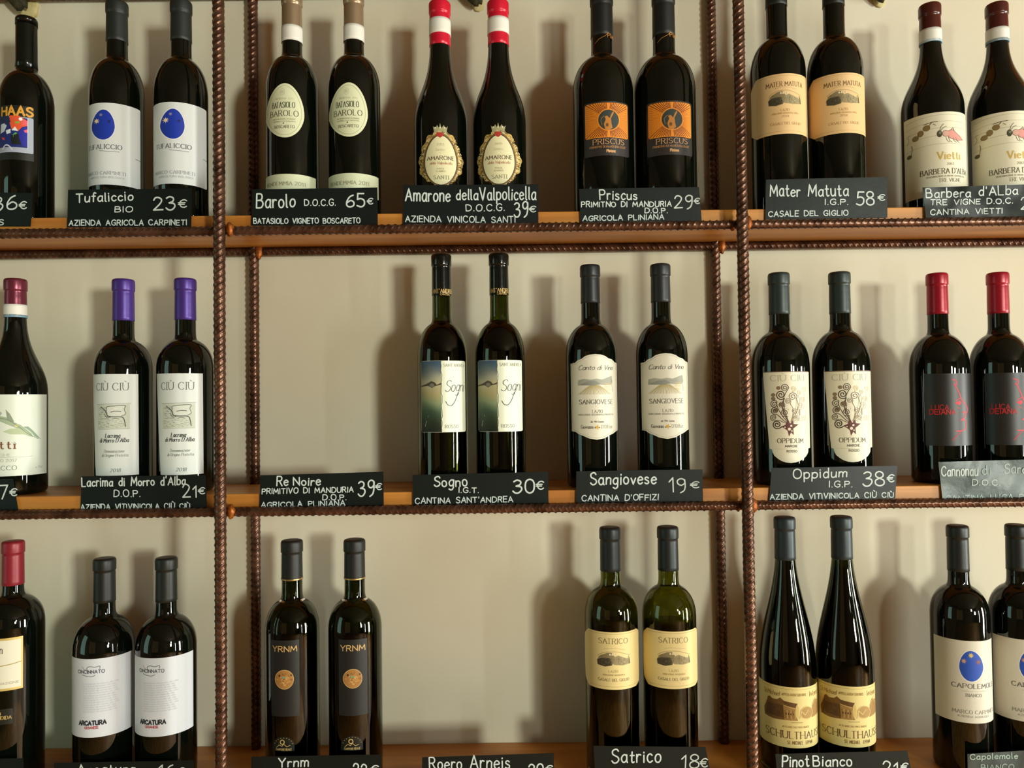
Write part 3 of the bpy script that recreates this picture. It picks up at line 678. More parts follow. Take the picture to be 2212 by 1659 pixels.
def d_oppidum(L):
    L.base([(1650, 804), (1746, 804), (1746, 969), (1742, 970), (1741.5, 978), (1738, 985), (1732, 991), (1724, 996), (1715, 999), (1705, 1000), (1695, 999), (1686, 996), (1678, 991), (1671, 985), (1667.5, 978), (1666, 971), (1661, 970)], 'e9e3c8', .45)
    L.line([(1650, 803), (1745, 803)], 1.6, '6e5646', 1); L.T('CIÙ CIÙ', 1666, 1735, 823, 12, 1.3, 'b6ae90', 'serif')
    T0 = (1704, 916)
    for cx, cy, r, a, sg, col, wd in ((1695, 838, 8.5, 0, -1, '4d3a2e', 1.3), (1687, 853, 10.5, .8, 1, '3c2a20', 1.7), (1711, 857, 9.5, .6, -1, '5c4a3a', 1.2), (1673, 873, 8.5, -.8, -1, '4d3a2e', 1.3),
                                      (1688, 875, 7, .3, -1, '5c4a3a', 1.1), (1701, 867, 6.5, .8, -1, '7a6a58', 1.1), (1674, 887, 8.5, 1.2, 1, '4d3a2e', 1.4), (1694, 892, 8.5, .9, 1, '4d3a2e', 1.3),
                                      (1714, 888, 6.5, 2, -1, '7a6a58', 1), (1671, 902, 7.5, .9, 1, '5c4a3a', 1.2), (1678, 917, 9.5, 1.0, 1, '3c2a20', 1.8), (1719, 903, 6, 2, -1, '8a7a64', 1),
                                      (1724, 848, 5, 2, -1, 'b8a98a', .8), (1731, 863, 6, 2, -1, 'b8a98a', .8), (1727, 878, 8, 2, -1, 'b4a688', .8), (1733, 904, 6, 2, -1, 'b8a98a', .8), (1735, 841, 5, 2, -1, 'c4b696', .8), (1713, 840, 6, 2, -1, 'c0a860', .9)):
        p = spiral(L, cx, cy, r, a, col, wd, sg); mx = (p[0]+T0[0])/2
        ex, ey = p[0], p[1]; k = (.20 if cx > 1700 else -.20)*(1 if ey < 895 else .7)
        L.line([(ex, ey), (ex*.72+T0[0]*.28+(ey-T0[1])*k*-.7, ey*.72+T0[1]*.28+(T0[0]-ex)*k*.5), (ex*.35+T0[0]*.65+(ey-T0[1])*k*-.6, ey*.35+T0[1]*.65), T0], wd, col, 2, True)
    for cx, cy in ((1682, 838), (1671, 853), (1671, 861), (1675, 886), (1688, 874)): L.ell(cx, cy, 4.5, 4, '8c7858', 2)
    L.poly([(1688, 922), (1696, 917), (1699, 909), (1706, 913), (1711, 908), (1712, 916), (1722, 917), (1716, 922), (1711, 926), (1712, 940), (1706.5, 934), (1702, 943), (1700, 931), (1694, 926)], '5f2c26', 4)
    for cx, cy, r in ((1703, 927, 3.2), (1707, 920, 2.2), (1708, 931, 1.6), (1704, 885, 2), (1705, 913, 1.6), (1694, 923, 1.4)): L.ell(cx, cy, r, r, 'e9e3c8', 5)
    L.line([(1725, 884), (1725, 898)], 2.4, '9c9078', 3)
    L.T('OPPIDUM', 1678, 1731, 957, 9, 1.4, '4f4a3c'); L.T('MARCHE', 1694, 1719, 966, 4.2, 1.0, '5f5a4a', 'sans'); L.T('ROSSO', 1697, 1718, 977, 4.2, 1.0, '6c6754', 'sans'); L.line([(1672, 970), (1726, 970)], .5, 'b4ac90')
def d_cannonau(L):
    L.base([(1998, 807), (2097, 807), (2097, 900), (2099, 925), (2097, 963), (1998, 963)], '1f1e1d', .42)
    R_ = 'ee2c40'
    L.line([(2056, 820), (2063, 822), (2066, 828), (2062, 833), (2060, 829)], 1.6, R_, 2, True); L.line([(2062, 832), (2070, 848), (2075, 864), (2083, 874), (2087, 886), (2083, 893), (2079, 889)], 1.8, R_, 2, True)
    L.line([(2076, 890), (2082, 893), (2080, 902), (2073, 908), (2081, 908), (2083, 920), (2081, 927), (2073, 931), (2062, 931)], 1.7, R_, 2, True); L.line([(2072, 932), (2063, 942), (2054, 952)], 1.6, 'c02434', 2, True)
    L.poly([(2061, 871), (2071, 866), (2074, 871), (2070, 876)], R_, 3); L.line([(2063, 866), (2073, 860)], 1.2, R_, 3); L.line([(2065, 880), (2072, 883)], 1, R_, 3)
    L.T('LUCA', 2012, 2048, 885, 9, 1.4, 'b01c20', 'sans'); L.T('DEIANA', 2008, 2062, 895, 9, 1.6, 'c01c22', 'sans')
def d_kred(L):
    L.base(rect(-50, 1377, 49, 1490), 'dcc070', .4, metal=.2); L.poly(rect(-50, 1382, 45, 1485), 'ebe7d0', 1)
    L.line([(-50, 1436), (0, 1436), (46, 1431)], 1.4, 'b09850', 2, True); L.T('Kaiserin', -34, 6, 1409, 14, 1.5, '4c4a40', 'serif'); L.T('DENOMINAZIONE', -30, 40, 1476, 3.5, .6, '9c9880', 'sans')
    L.base(rect(-20, 1529, 28, 1562, 3), '1c1f18', .4, 'lower_label'); L.T('SPLENDIDA', -22, 25, 1551, 6, 1.1, 'c8a860'); L.T('dal', -2, 3, 1541, 5, .8, 'c8a860')
def d_cinc(L):
    L.base(rect(145, 1421, 287, 1590), 'd9dde5', .42)
    L.T('CINCINNATO', 172, 226, 1452, 6, 1.1, '39414a', 'sans')
    L.line([(190, 1446), (190, 1440), (196, 1437), (206, 1439), (216, 1437), (216, 1443)], 1, '545c66', 2, True); L.line([(180, 1437), (184, 1443), (196, 1449)], .8, 'a06870', 2, True); L.line([(180, 1455), (196, 1459), (207, 1456)], 1, '545c66', 2, True)
    for k in range(13): L.T('le uve di questo vino crescono sulle colline', 182+(k % 3), 256-(k*7) % 9, 1476+k*5, 3.2, .4, 'c9cdd6', 'sans')
    L.T('ARCATURA', 174, 229, 1563, 7.5, 2.3, '22262e', 'sans'); L.T('CESANESE', 185, 213, 1571, 4, 1.1, 'b2484c', 'sans')
def d_yrnm(L):
    L.base(rect(588, 1383, 646, 1547), '151715', .5)
    L.T('YRNM', 592, 641, 1407, 11, 1.8, 'd0a868', 'sans')
    L.ell(615, 1467, 19, 20.5, 'a8763a', 1); rnd = random.Random(9)
    for i in range(50):
        a, q = rnd.uniform(0, 6.28), rnd.uniform(0, .85); x, y = 615+18*q*math.cos(a), 1467+19*q*math.sin(a)
        L.ell(x, y, rnd.uniform(1, 3.4), rnd.uniform(.8, 2.4), rnd.choice(['c49350', '96642c', 'b5843f', '8a5f30', 'cfa060']), 2, n=10)
    L.ell(605, 1459, 1.6, 2.6, '2c2014', 3); L.ell(629, 1458, 1.4, 2.2, '2c2014', 3); L.ell(614, 1463, 4, 1.8, '5fa07c', 3)
    L.oline(615, 1467, 19, 20.5, .9, 'd8b474', 3)
    L.base([(591, 1622)]+[(613-22*math.cos(PI*k/16), 1610-20*math.sin(PI*k/16)) for k in range(17)]+[(635, 1622)], '171a15', .4, 'lower_label')
    L.line([(598, 1614), (604, 1608), (609, 1611), (613, 1606), (619, 1612), (626, 1609)], 1.2, 'b89c60', 3); L.oline(610, 1602, 4, 4.5, 1.8, 'c8ac6c', 3); L.T('CAMPORE REALE', 597, 629, 1620, 4, .8, 'b89c60', 'sans')
    for k in range(9):
        a = PI*(.1+.1*k); L.ell(613-19*math.cos(a), 1611-18*math.sin(a), .8, .8, 'b89c60', 3, n=8)
def d_schult(L):
    L.base(rect(1636, 1484, 1780, 1615), 'decb86', .5)
    L.line([(1640, 1489), (1776, 1489)], .7, 'b09850', 1); L.T('St.Michael', 1652, 1685, 1506, 9, 1.1, '9a7c3c', 'script', .2); L.T('APPELLATION SUDTIROL', 1690, 1740, 1503, 5, .9, 'a08442', 'serif')
    L.T('Weine', 1745, 1762, 1506, 11, 1.1, '9a7c3c', 'script', .2)
    L.poly([(1653, 1556), (1652, 1540), (1658, 1524), (1660, 1514), (1664, 1511), (1670, 1515), (1680, 1514), (1686, 1509), (1693, 1514), (1694, 1556), (1672, 1558)], '74521f', 1)
    L.poly([(1656, 1550), (1660, 1526), (1692, 1524), (1693, 1552)], '573a14', 2)
    L.poly([(1692, 1522), (1718, 1524), (1722, 1556), (1694, 1556)], 'a17c42', 2); L.poly([(1690, 1514), (1722, 1519), (1717, 1528), (1694, 1524)], '63421b', 3); L.line([(1693, 1524), (1717, 1530)], 1, 'd8bc74', 4)
    for k in range(6): L.line([(1696+k*4, 1534), (1696.5+k*4, 1552)], 1.1, 'c8a862' if k % 2 else '7a5826', 4)
    for k in range(4): L.line([(1698+k*5, 1540), (1698+k*5, 1544)], 1.8, '54380f', 5)
    L.ell(1721, 1537, 4, 15, 'd2b76c', 5); L.ell(1740, 1539, 13, 13, 'ab8748', 2); L.oline(1740, 1540, 12, 14, 1.3, 'd8bf78', 4); L.line([(1726, 1552), (1730, 1536), (1737, 1544), (1744, 1534)], 1.4, 'd8bf78', 5)
    L.poly([(1750, 1552), (1752, 1524), (1756, 1514), (1764, 1520), (1776, 1512), (1778, 1548)], 'a07a40', 2); L.line([(1752, 1526), (1758, 1512), (1762, 1526)], 1, 'e0ca86', 4)
    rnd = random.Random(8)
    for i in range(70):
        a, b = rnd.uniform(1655, 1692), rnd.uniform(1518, 1555); L.line([(a, b), (a+rnd.uniform(1, 3), b+rnd.uniform(-1, 1))], .8, rnd.choice(['8c6830', '4a3010', '7a5826']), 3)
    L.line([(1708, 1560), (1732, 1560)], 1, '8a6a34'); L.T('ALTO ADIGE DOC PINOT BIANCO', 1690, 1744, 1572, 3.6, .6, 'a88e50', 'serif')
    L.T('SCHULTHAUSER', 1655, 1776, 1595, 14, 2.0, '5d401b'); L.T('ST. MICHAEL - EPPAN', 1700, 1750, 1607, 6.5, 1.1, '7c5f2c')
def d_capo(L):
    L.base(rect(2018, 1383, 2166, 1560), 'd8d3c2', .48)
    L.ell(2095.5, 1437, 26, 34.5, 'ececdf', 1, .1); L.ell(2096, 1437, 24.5, 33, '1a4cb4', 2, .1)
    star(L, 2096, 1414, 6.5, 'd8c060', 9); star(L, 2081, 1427, 6.5, 'c89878', 9); star(L, 2111, 1428, 6.5, '8c5c58', 9)
    L.T('CAPOLEMOLE', 2055, 2139, 1485, 8, 1.5, '565858'); L.line([(2075, 1492), (2128, 1491)], .6, 'a8a498'); L.T('BIANCO', 2084, 2116, 1503, 5.5, 1.0, '757770')
    L.T('MARCO CARPINETI', 2055, 2139, 1540, 6.5, 1.0, '85867c'); L.T('AZIENDA AGRICOLA', 2066, 2130, 1548, 3.4, .6, 'a4a498', 'sans')

# ------------------------------------------------------------------ bottles, row by row
CP = lambda n, c, r=.45, me=.0, **k: mat('capsule_'+n, c, r, metal=me, bump=(140, .12), **k)
WHITE = mat('band_paper', 'e6e4da', .5); BLUEW = mat('band_blue', '7cb4d4', .5); GOLDL = mat('band_gold', 'c8a870', .3, metal=.8)
G1, G2, G3 = 'wine bottles on the top shelf', 'wine bottles on the middle shelf', 'wine bottles on the bottom shelf'
MB = make_bottle
MB(57, 40, 63, 24.5, 158, 232, 1, lx=20, design=d_haas, cap=CP('black_gloss', '0c100c', .15), capy=150, label='dark bottle with colourful abstract label at the left end of the top shelf', group=G1, lip=False)
b, _ = MB(253, 6, 62, 24, 132, 212, 1, lx=224, design=d_tufa, cap=CP('matt_green_black', '1c221e', .5), capy=94, label='left of two bottles with white labels bearing a blue egg, top shelf', group=G1)
twin(b, 392, 61, 270, 'right of two bottles with blue egg labels, beside the rebar post, top shelf', 1, lx=374)
b, _ = MB(632, -12, 58, 22, 126, 200, 1, lx=614, design=d_barolo, cap=CP('bronze', 'a38c70', .32, .55), capy=88, bands=((62, 95, WHITE, 'neck_band'),), label='left of two bottles with oval cream labels and bronze capsules, top shelf', group=G1)
twin(b, 766, 58, 270, 'right of two bottles with oval cream labels and bronze capsules, top shelf', 1, lx=752)
RED = CP('glossy_red', 'd21a34', .3, .15)
b, _ = MB(953, 7, 58, 22.5, 108, 275, 1, 'burgundy', lx=952, design=d_amarone, cap=RED, capy=103, bands=((46, 79, WHITE, 'neck_band'),), label='left of two red-capped bottles with gilded crowned oval labels, top shelf', group=G1)
twin(b, 1079, 58, 300, 'right of two red-capped bottles with gilded crowned oval labels, top shelf', 1, lx=1077)
BLK = CP('black_matt', '131613', .5)
b, _ = MB(1303, -12, 66, 24, 126, 205, 1, lx=1311, design=d_priscus, cap=BLK, capy=84, label='left of two broad bottles with orange sunburst labels, top shelf', group=G1)
twin(b, 1437, 66, 270, 'right of two broad bottles with orange sunburst labels, top shelf', 1, lx=1448)
b, _ = MB(1681, -68, 61, 23.5, 88, 165, 1, lx=1694, design=d_mater, cap=BLK, capy=18, label='left of two bottles with amber labels and small landscape picture, top shelf', group=G1)
twin(b, 1805, 62, 230, 'right of two bottles with amber labels and small landscape picture, top shelf', 1, lx=1820)
WAX = CP('brown_wax', '4a1c16', .25)
b, _ = MB(2015, 12, 70, 24, 100, 245, 1, 'burgundy', lx=2036, design=d_barbera, cap=WAX, capy=72, bands=((68, 97, WHITE, 'neck_band'), (92, 97.5, BLUEW, 'blue_edge')), label='wax-topped bottle with insect drawing label left of the last one, top shelf', group=G1)
twin(b, 2160, 70, 300, 'wax-topped bottle with insect drawing label at the right end, top shelf', 1, lx=2186)

MB(33, 603, 73, 25, 690, 850, 2, 'burgundy', lx=20, design=d_nebb, cap=CP('maroon_foil', '743040', .28, .5), capy=662, bands=((659, 685, WHITE, 'neck_band'), (681, 686.5, BLUEW, 'blue_edge')), label='sloping bottle with pale leaf-drawing label at left end, middle shelf', group=G2)
b, _ = MB(267, 604, 65, 24, 735, 800, 2, lx=246, design=d_lacrima, cap=CP('purple', '4a2f86', .38, .3), capy=694, label='left of two purple-capped bottles with narrow white labels, middle shelf', group=G2)
twin(b, 401, 63, 880, 'right of two purple-capped bottles with narrow white labels, middle shelf', 2, lx=388)
b, _ = MB(956, 550, 54, 20.5, 697, 775, 2, lx=957, design=d_sogno, cap=CP('black_gloss', '0c100c', .15), capy=640, clear=mat('mid_green_bottle_glass', '6e7628', .02, trans=1, ior=1.5), fill=694, label='left of two tall bottles with half landscape, half cream labels, middle shelf', group=G2)
twin(b, 1081, 54, 880, 'right of two tall bottles with half landscape, half cream labels, middle shelf', 2, lx=1079)
b, _ = MB(1278, 573, 55.5, 20.5, 700, 772, 2, lx=1285, design=d_sangio, cap=CP('charcoal', '25272a', .42, .2), capy=656, label='left of two slim bottles with ogee-edged vineyard labels, middle shelf', group=G2)
twin(b, 1431, 57, 880, 'right of two slim bottles with ogee-edged vineyard labels, middle shelf', 2, lx=1438)
b, _ = MB(1687, 590, 63, 22.5, 716, 795, 2, lx=1702, design=d_oppidum, cap=CP('grey_green', '293633', .42, .15), capy=680, label='left of two bottles with curly tree labels, beside the right rebar post', group=G2)
twin(b, 1819, 63, 880, 'right of two bottles with curly tree labels, middle shelf', 2, lx=1836)
b, _ = MB(2030, 591, 67, 23.5, 722, 800, 2, lx=2048, design=d_cannonau, cap=CP('crimson', '9c1228', .3, .2), capy=680, label='red-capped bottle with black label and red face outline, left one, middle shelf', group=G2)
twin(b, 2162, 67, 880, 'red-capped bottle with black label and red face outline at the right end', 2, lx=2180)

MB(28, 1168, 71, 24.5, 1284, 1345, 3, lx=5, design=d_kred, cap=CP('brick_red', '8a1f2e', .4, .15), capy=1262, label='red-capped bottle with gold-edged cream label at left end, bottom shelf', group=G3)
b, _ = MB(226, 1205, 69, 24, 1328, 1400, 3, lx=205, design=d_cinc, cap=CP('dark_green_black', '161a17', .45), capy=1299, label='left of two wide bottles with large plain white labels, bottom shelf', group=G3)
twin(b, 360, 69, 1480, 'right of two wide bottles with large plain white labels, bottom shelf', 3, lx=334)
b, _ = MB(632, 1166, 59, 22.5, 1292, 1360, 3, lx=615, design=d_yrnm, cap=BLK, capy=1251, bands=((1247, 1250, GOLDL, 'gold_line'),), clear=M_GREENG, fill=1366, label='left of two dark bottles with black strip labels and gold coin', group=G3)
twin(b, 768, 58, 1480, 'right of two dark bottles with black strip labels and gold coin', 3, lx=763)
b, _ = MB(1321, 1138, 57.5, 21.5, 1264, 1330, 3, lx=1325, design=d_satrico, cap=CP('slate', '1f2628', .42, .2), capy=1232, clear=M_OLIVE, fill=1346, label='left of two olive-glass bottles with cream landscape labels, bottom shelf', group=G3)
twin(b, 1447, 58, 1440, 'right of two olive-glass bottles with cream landscape labels, bottom shelf', 3, lx=1456)
b, _ = MB(1702, 1116, 62, 22.5, 1208, 1440, 3, 'slope', lx=1714, design=d_schult, cap=CP('blue_grey', '283338', .42, .2), capy=1207, clear=M_GREENG, fill=1226, label='left of two tall flute bottles with yellow castle labels, bottom shelf', group=G3)
twin(b, 1826, 62, 1540, 'right of two tall flute bottles with yellow castle labels, bottom shelf', 3, lx=1838)
b, _ = MB(2074, 1134, 66, 24, 1262, 1330, 3, lx=2094, design=d_capo, cap=CP('grey_black', '1c221f', .42, .15), capy=1232, label='bottle with cream label and blue starry egg, left one, bottom shelf', group=G3)
twin(b, 2204, 66, 1470, 'bottle with cream label and blue starry egg at right end, bottom shelf', 3, lx=2226)

# ------------------------------------------------------------------ handwritten cards standing on the front crossbars
YCARD = 1.0574
def card(corners, texts, row, label, bend=.0, wave=0, m=None, ink='cfdcd8', wd=2.9, tilt=0):
    (tlx, tly), (trx, try_), (brx, bry), (blx, bly) = corners
    m = m or M_CARD
    def depth(s, t):   # s along the card, t from the top (0) to the foot (1)
        y = YCARD-bend*math.sin(PI*s)
        if wave: y -= .0012+wave*(math.sin(s*23+t*3)*.35+math.sin(s*9-t*5+1)*.45+math.sin(s*41+t*7)*.2)*(1-.5*t)
        return y-(.0016*(1-t) if tilt else 0)
    n, k = 40, 8; F_, B_ = [], []
    for j in range(k+1):
        for i in range(n+1):
            s, t = i/n, j/k
            px = (tlx*(1-s)+trx*s)*(1-t)+(blx*(1-s)+brx*s)*t; py = (tly*(1-s)+try_*s)*(1-t)+(bly*(1-s)+bry*s)*t
            y = depth(s, t); F_.append(P(px, py, y)); q = P(px, py, y); B_.append((q.x, q.y+.0006, q.z))
    N = (n+1)*(k+1); f = []
    for j in range(k):
        for i in range(n):
            a = j*(n+1)+i; f += [(a, a+n+1, a+n+2, a+1), (N+a, N+a+1, N+a+n+2, N+a+n+1)]
    ring = [i for i in range(n+1)]+[j*(n+1)+n for j in range(1, k+1)]+[k*(n+1)+i for i in range(n-1, -1, -1)]+[j*(n+1) for j in range(k-1, 0, -1)]
    nf = len(f); V_ = F_+[Vector(b) for b in B_]; o0 = len(V_); V_ = V_+[V_[a] for a in ring]+[V_[N+a] for a in ring]; nr = len(ring)
    for i in range(nr): f.append((o0+i, o0+(i+1) % nr, o0+nr+(i+1) % nr, o0+nr+i))
    # foot rests on the crossbar
    zmin = min(v.z for v in F_); lift = (ZB[row]+RC*.90)-zmin if row == 3 else 0
    o = mesh('price_card', V_, f, m, None, smooth=False)
    o.data.polygons.foreach_set('use_smooth', [i < nf for i in range(len(f))])
    tag(o, label, 'price card', 'handwritten cards along the %s shelf' % {1: 'top', 2: 'middle', 3: 'bottom'}[row])
    kx = YCARD/F
    def pos(u, v, l):
        px, py = u/kx, -v/kx
        s = min(1, max(0, (px-(tlx+blx)/2)/((trx+brx)/2-(tlx+blx)/2))); t = min(1, max(0, (py-tly)/(bly-tly)))
        return P(px, py, depth(s, t)-.00040-l*.00009)
    i = Ink(pos, .002)
    for tx in texts:
        t, x0, x1, y0, h = tx[:5]; dv = tx[5] if len(tx) > 5 else 0; w_ = tx[6] if len(tx) > 6 else wd; c_ = tx[7] if len(tx) > 7 else ink
        h *= .9 if h < 17 else .97; w_ = 2.35 if h < 15 and w_ == wd or w_ in (2.7, 2.6, 2.8) and h < 15 else w_
        i.text(t, x0*kx, x1*kx, -y0*kx, h*kx, w_*.9*kx, c_, 'hand', 0, dv*kx)
    i.build('handwriting', CHALK, o)
    return o
K = card
K([(-150, 412), (71, 417), (66, 489), (-150, 489)], [('36', -16, 36, 456, 30, 4, 3.6), ('€', 41, 58, 451, 17), ('FRANZ HAAS', -130, 7, 486, 12, 0, 2.6)], 1, 'black card reading 36 €, cut off at left edge, top shelf')
K([(147, 410), (414, 407), (413, 490), (145, 491)], [('Tufaliccio', 165, 287, 437, 20, 4, 3.2), ('BIO', 248, 286, 458, 13, 0), ('23', 332, 378, 454, 29, 0, 3.6), ('€', 385, 404, 448, 18), ('AZIENDA AGRICOLA CARPINETI', 149, 403, 487, 12, 1, 2.7)], 1, 'black card reading Tufaliccio 23 €, under the blue egg labels')
K([(545, 409), (815, 405), (816, 487), (543, 487)], [('Barolo', 554, 637, 449, 29, 2, 3.6), ('D.O.C.G.', 658, 725, 444, 15), ('65', 748, 788, 447, 28, 0, 3.6), ('€', 793, 806, 441, 15), ('BATASIOLO VIGNETO BOSCARETO', 548, 778, 483, 12, 1, 2.7)], 1, 'black card reading Barolo 65 €')
K([(871, 400), (1163, 398), (1163, 488), (871, 487)], [('Amarone', 876, 972, 434, 28, 0, 3.5), ('della', 986, 1032, 431, 23, 0, 3.2), ('Valpolicella', 1037, 1157, 432, 27, 1, 3.2), ('D.O.C.G.', 1007, 1090, 456, 16, 1), ('39', 1111, 1140, 468, 31, 0, 3.4), ('€', 1143, 1158, 458, 15), ('AZIENDA VINICOLA SANTI', 876, 1113, 479, 14, -2, 2.8)], 1, 'wide black card reading Amarone della Valpolicella 39 €')
K([(1251, 408), (1510, 404), (1516, 478), (1254, 485)], [('Priscus', 1296, 1376, 431, 20, 0, 3), ('PRIMITNO DI MANDURIA', 1256, 1450, 447, 12, 1, 2.7), ('D.O.P.', 1393, 1442, 460, 11), ('29', 1457, 1495, 449, 28, 0, 3.2), ('€', 1499, 1512, 440, 14), ('AGRICOLA PLINIANA', 1259, 1434, 477, 12, 3, 2.7)], 1, 'black card reading Priscus 29 €', bend=.0008)
K([(1655, 388), (1917, 382), (1917, 470), (1653, 474)], [('Mater', 1664, 1728, 424, 25, 0, 3.2), ('Matuta', 1746, 1832, 423, 25, 0, 3.2), ('I.G.P.', 1782, 1832, 442, 13), ('58', 1850, 1888, 443, 28, 0, 3.4), ('€', 1896, 1912, 433, 15), ('CASALE DEL GIGLIO', 1660, 1832, 468, 12, 3, 2.8)], 1, 'black card reading Mater Matuta 58 €', bend=.0016)
K([(1993, 405), (2290, 396), (2290, 466), (2000, 470)], [('Barbera', 2001, 2096, 427, 19, 2, 2.9), ("d'ALba", 2115, 2198, 422, 19, 2, 2.9), ('TRE VIGNE D.O.C.', 2010, 2188, 443, 12, 4, 2.6), ('CANTINA VIETTI', 2010, 2165, 464, 12, 3, 2.6), ('21', 2206, 2240, 452, 24), ('€', 2246, 2262, 446, 15)], 1, 'rippled black card reading Barbera d Alba at the right end, top shelf', wave=.0024)
K([(-120, 1040), (28, 1034), (40, 1107), (-120, 1107)], [('37', -26, 15, 1080, 30, 2, 3.4), ('€', 21, 37, 1071, 17)], 2, 'black card ending 7 €, cut off at left edge, middle shelf')
K([(176, 1029), (444, 1027), (447, 1103), (174, 1105)], [("Lacrima di Morro d'Alba", 177, 400, 1051, 18, 4, 3), ('D.O.P.', 246, 303, 1073, 15), ('21', 395, 425, 1074, 26, 0, 3.2), ('€', 428, 443, 1067, 16), ('AZIENDA VITIVINICOLA CIÙ CIÙ', 175, 410, 1101, 12, 3, 2.7)], 2, 'black card reading Lacrima di Morro d Alba 21 €')
K([(562, 1027), (828, 1019), (829, 1093), (561, 1099)], [('Re', 598, 622, 1049, 19, 0, 3.1), ('Noire', 634, 692, 1048, 18, 0, 3.1), ('PRIMITIVO DI MANDURIA', 566, 763, 1067, 12, 4, 2.7), ('D.O.P.', 697, 748, 1080, 12), ('39', 774, 808, 1071, 32, 0, 3.5), ('€', 811, 825, 1058, 16), ('AGRICOLA PLINIANA', 564, 745, 1096, 12, 4, 2.7)], 2, 'black card reading Re Noire 39 €, with no bottle behind it')
K([(891, 1026), (1184, 1019), (1185, 1090), (892, 1095)], [('Sogno', 938, 1009, 1051, 22, 1, 3.2), ('I.G.T.', 991, 1034, 1064, 12), ('30', 1108, 1154, 1065, 29, 0, 3.8), ('€', 1158, 1175, 1057, 19), ("CANTINA SANT'ANDREA", 897, 1108, 1088, 13, 4, 2.8)], 2, 'black card reading Sogno 30 €')
K([(1245, 1018), (1517, 1014), (1519, 1086), (1244, 1091)], [('Sangiovese', 1276, 1417, 1047, 24, 2, 3.4), ('19', 1446, 1482, 1062, 31, 0, 3), ('€', 1491, 1511, 1054, 16), ("CANTINA D'OFFIZI", 1257, 1422, 1082, 13, 2, 2.9)], 2, 'black card reading Sangiovese 19 €')
K([(1667, 1011), (1938, 1006), (1934, 1077), (1661, 1085)], [('Oppidum', 1714, 1829, 1034, 20, 4, 3), ('I.G.P.', 1791, 1841, 1052, 14), ('38', 1864, 1910, 1049, 30, 0, 3.4), ('€', 1916, 1932, 1041, 17), ('AZIENDA VITIVINICOLA CIÙ CIÙ', 1664, 1930, 1079, 12, 5, 2.7)], 2, 'curved black card reading Oppidum 38 €', bend=.0028)
K([(2027, 998), (2310, 990), (2310, 1076), (2037, 1087)], [('Cannonau', 2034, 2112, 1028, 22, 1, 3, 'c4d2ce'), ('di', 2122, 2140, 1025, 18, 0, 2.6, '94a6a2'), ('Sardegna', 2170, 2270, 1023, 20, 2, 2.8, 'aebeba'), ('D.O.C.', 2100, 2160, 1048, 13, 0, 2.6, 'b4c4c0'), ('CANTINA LUCA DEIANA', 2043, 2270, 1083, 13, 5, 2.6, 'b4c6c2')], 2, 'crumpled grey-green faded card at right end of the middle shelf', wave=.0022, m=M_CARD2)
FB = 1722
K([(-150, 1642), (50, 1638), (52, FB), (-150, FB)], [], 3, 'dark card at the bottom left corner, mostly out of frame')
K([(117, 1648), (418, 1643), (420, FB), (115, FB)], [('Arcatura', 168, 292, 1674, 23, 2, 3.2), ('16', 342, 375, 1678, 26), ('€', 384, 400, 1672, 16)], 3, 'black card below the two plain white labels, only its top in view')
K([(543, 1635), (824, 1630), (826, FB), (541, FB)], [('Yrnm', 602, 666, 1657, 20, 1, 3.1), ('22', 763, 792, 1677, 28, 0, 3.4), ('€', 800, 818, 1670, 18)], 3, 'black card reading Yrnm, bottom shelf')
K([(912, 1636), (1196, 1627), (1198, FB), (910, FB)], [('Roero', 928, 997, 1662, 26, 1, 3.2), ('Arneis', 1016, 1101, 1661, 27, 1, 3.2), ('20', 1141, 1173, 1674, 25, 0, 3.4), ('€', 1178, 1194, 1669, 17)], 3, 'black card reading Roero Arneis, with no bottle behind it')
K([(1282, 1611), (1524, 1614), (1545, FB-6), (1288, FB)], [('Satrico', 1322, 1427, 1648, 28, 2, 3.4), ('18', 1472, 1509, 1660, 28, 0, 3), ('€', 1512, 1529, 1657, 20)], 3, 'black card reading Satrico 18 €', bend=.0012)
K([(1675, 1629), (1960, 1622), (1980, FB), (1683, FB)], [('Pinot', 1690, 1747, 1656, 24, 0, 3.5), ('Bianco', 1757, 1840, 1655, 22, 0, 3.3), ('21', 1908, 1940, 1672, 26, 0, 3.4), ('€', 1946, 1962, 1664, 17)], 3, 'black card reading Pinot Bianco, bottom shelf')
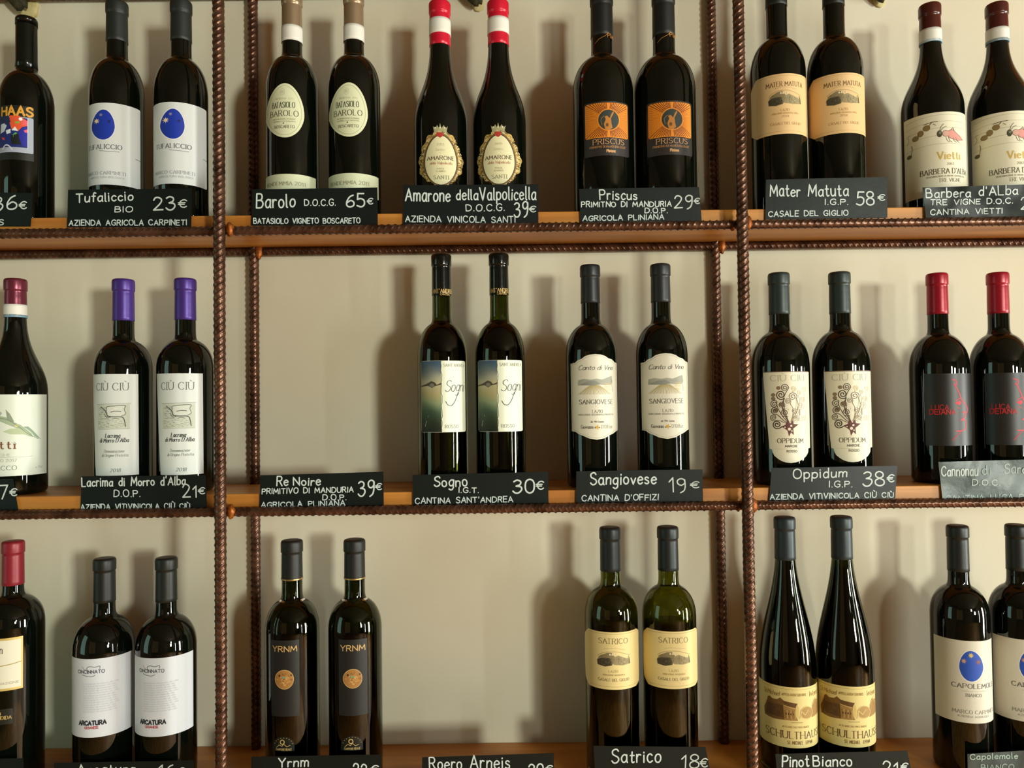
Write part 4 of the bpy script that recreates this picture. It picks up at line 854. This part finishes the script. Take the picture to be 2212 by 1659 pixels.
K([(2090, 1629), (2300, 1616), (2300, FB), (2092, FB)], [('Capolemole', 2096, 2198, 1641, 13, 3, 2.4, '9cb0a6'), ('BIANCO', 2120, 2190, 1664, 12, 2, 2.2, '8a9e96')], 3, 'smudged grey-green card at bottom right corner', wave=.0014, m=mat('smudged_chalk_card', '3a4844', .45, noise=(30, '26312e', .35, .7), bump=(60, .5)))

# ------------------------------------------------------------------ dark tufts with pale sealant above the top row
M_TUFT = mat('dark_olive_tuft', '1f1d0c', .75, noise=(120, '3c3816', .4, .7), bump=(300, .6)); M_SEAL = mat('pale_sealant', 'd2c690', .8, noise=(80, 'b4a568', .35, .7), bump=(150, .5))
def clump(name, cx, cy, cz, pts, m, parent, seed, sy=.008):
    rnd = random.Random(seed); n, k = len(pts), 6; v, f = [], []
    for j in range(k+1):
        b = PI*j/k
        for (x, z) in pts:
            q = math.sin(b)*(1+rnd.uniform(-.07, .07)); v.append((cx+x*q, cy-sy*math.cos(b), cz+z*q))
    for j in range(k):
        for i in range(n): f.append((j*n+i, j*n+(i+1) % n, (j+1)*n+(i+1) % n, (j+1)*n+i))
    return mesh(name, v, f, m, parent, True)
for q, (px, py, sc_, lab) in enumerate(((42, -2, 1.25, 'dark pointed olive clump with pale sealant above the leftmost top bottle'), (1026, -6, 1.0, 'dark pointed olive clump above the gap between the two red-capped bottles'), (1900, -16, 1.0, 'dark pointed olive clump at top edge right of the amber-labelled bottles'))):
    c = P(px, py, YW-.012); k = c.y/F*sc_
    t = tag(empty('hanging_clump', (c.x, YW-.001, c.z)), lab, 'clump', 'dark clumps hanging above the top row')
    e = [(-36, 14), (-24, 2), (-12, -12), (-2, -22), (5, -24), (9, -16), (15, -18), (16, -8), (12, 2), (15, 16), (8, 34), (-14, 36), (-30, 28)]
    clump('tuft', 0, -.014, 0, [(a*k, b*k) for a, b in e], M_TUFT, t, q, .009)
    e2 = [(-10, -16), (0, -30), (12, -31), (24, -24), (28, -6), (24, 14), (18, 34), (0, 38), (-14, 20)]
    clump('sealant_patch', 0, -.0008, 0, [(a*k*(.95 if q == 0 else .72), b*k*(1 if q == 0 else .85)) for a, b in e2], M_SEAL, t, q+5, .004)
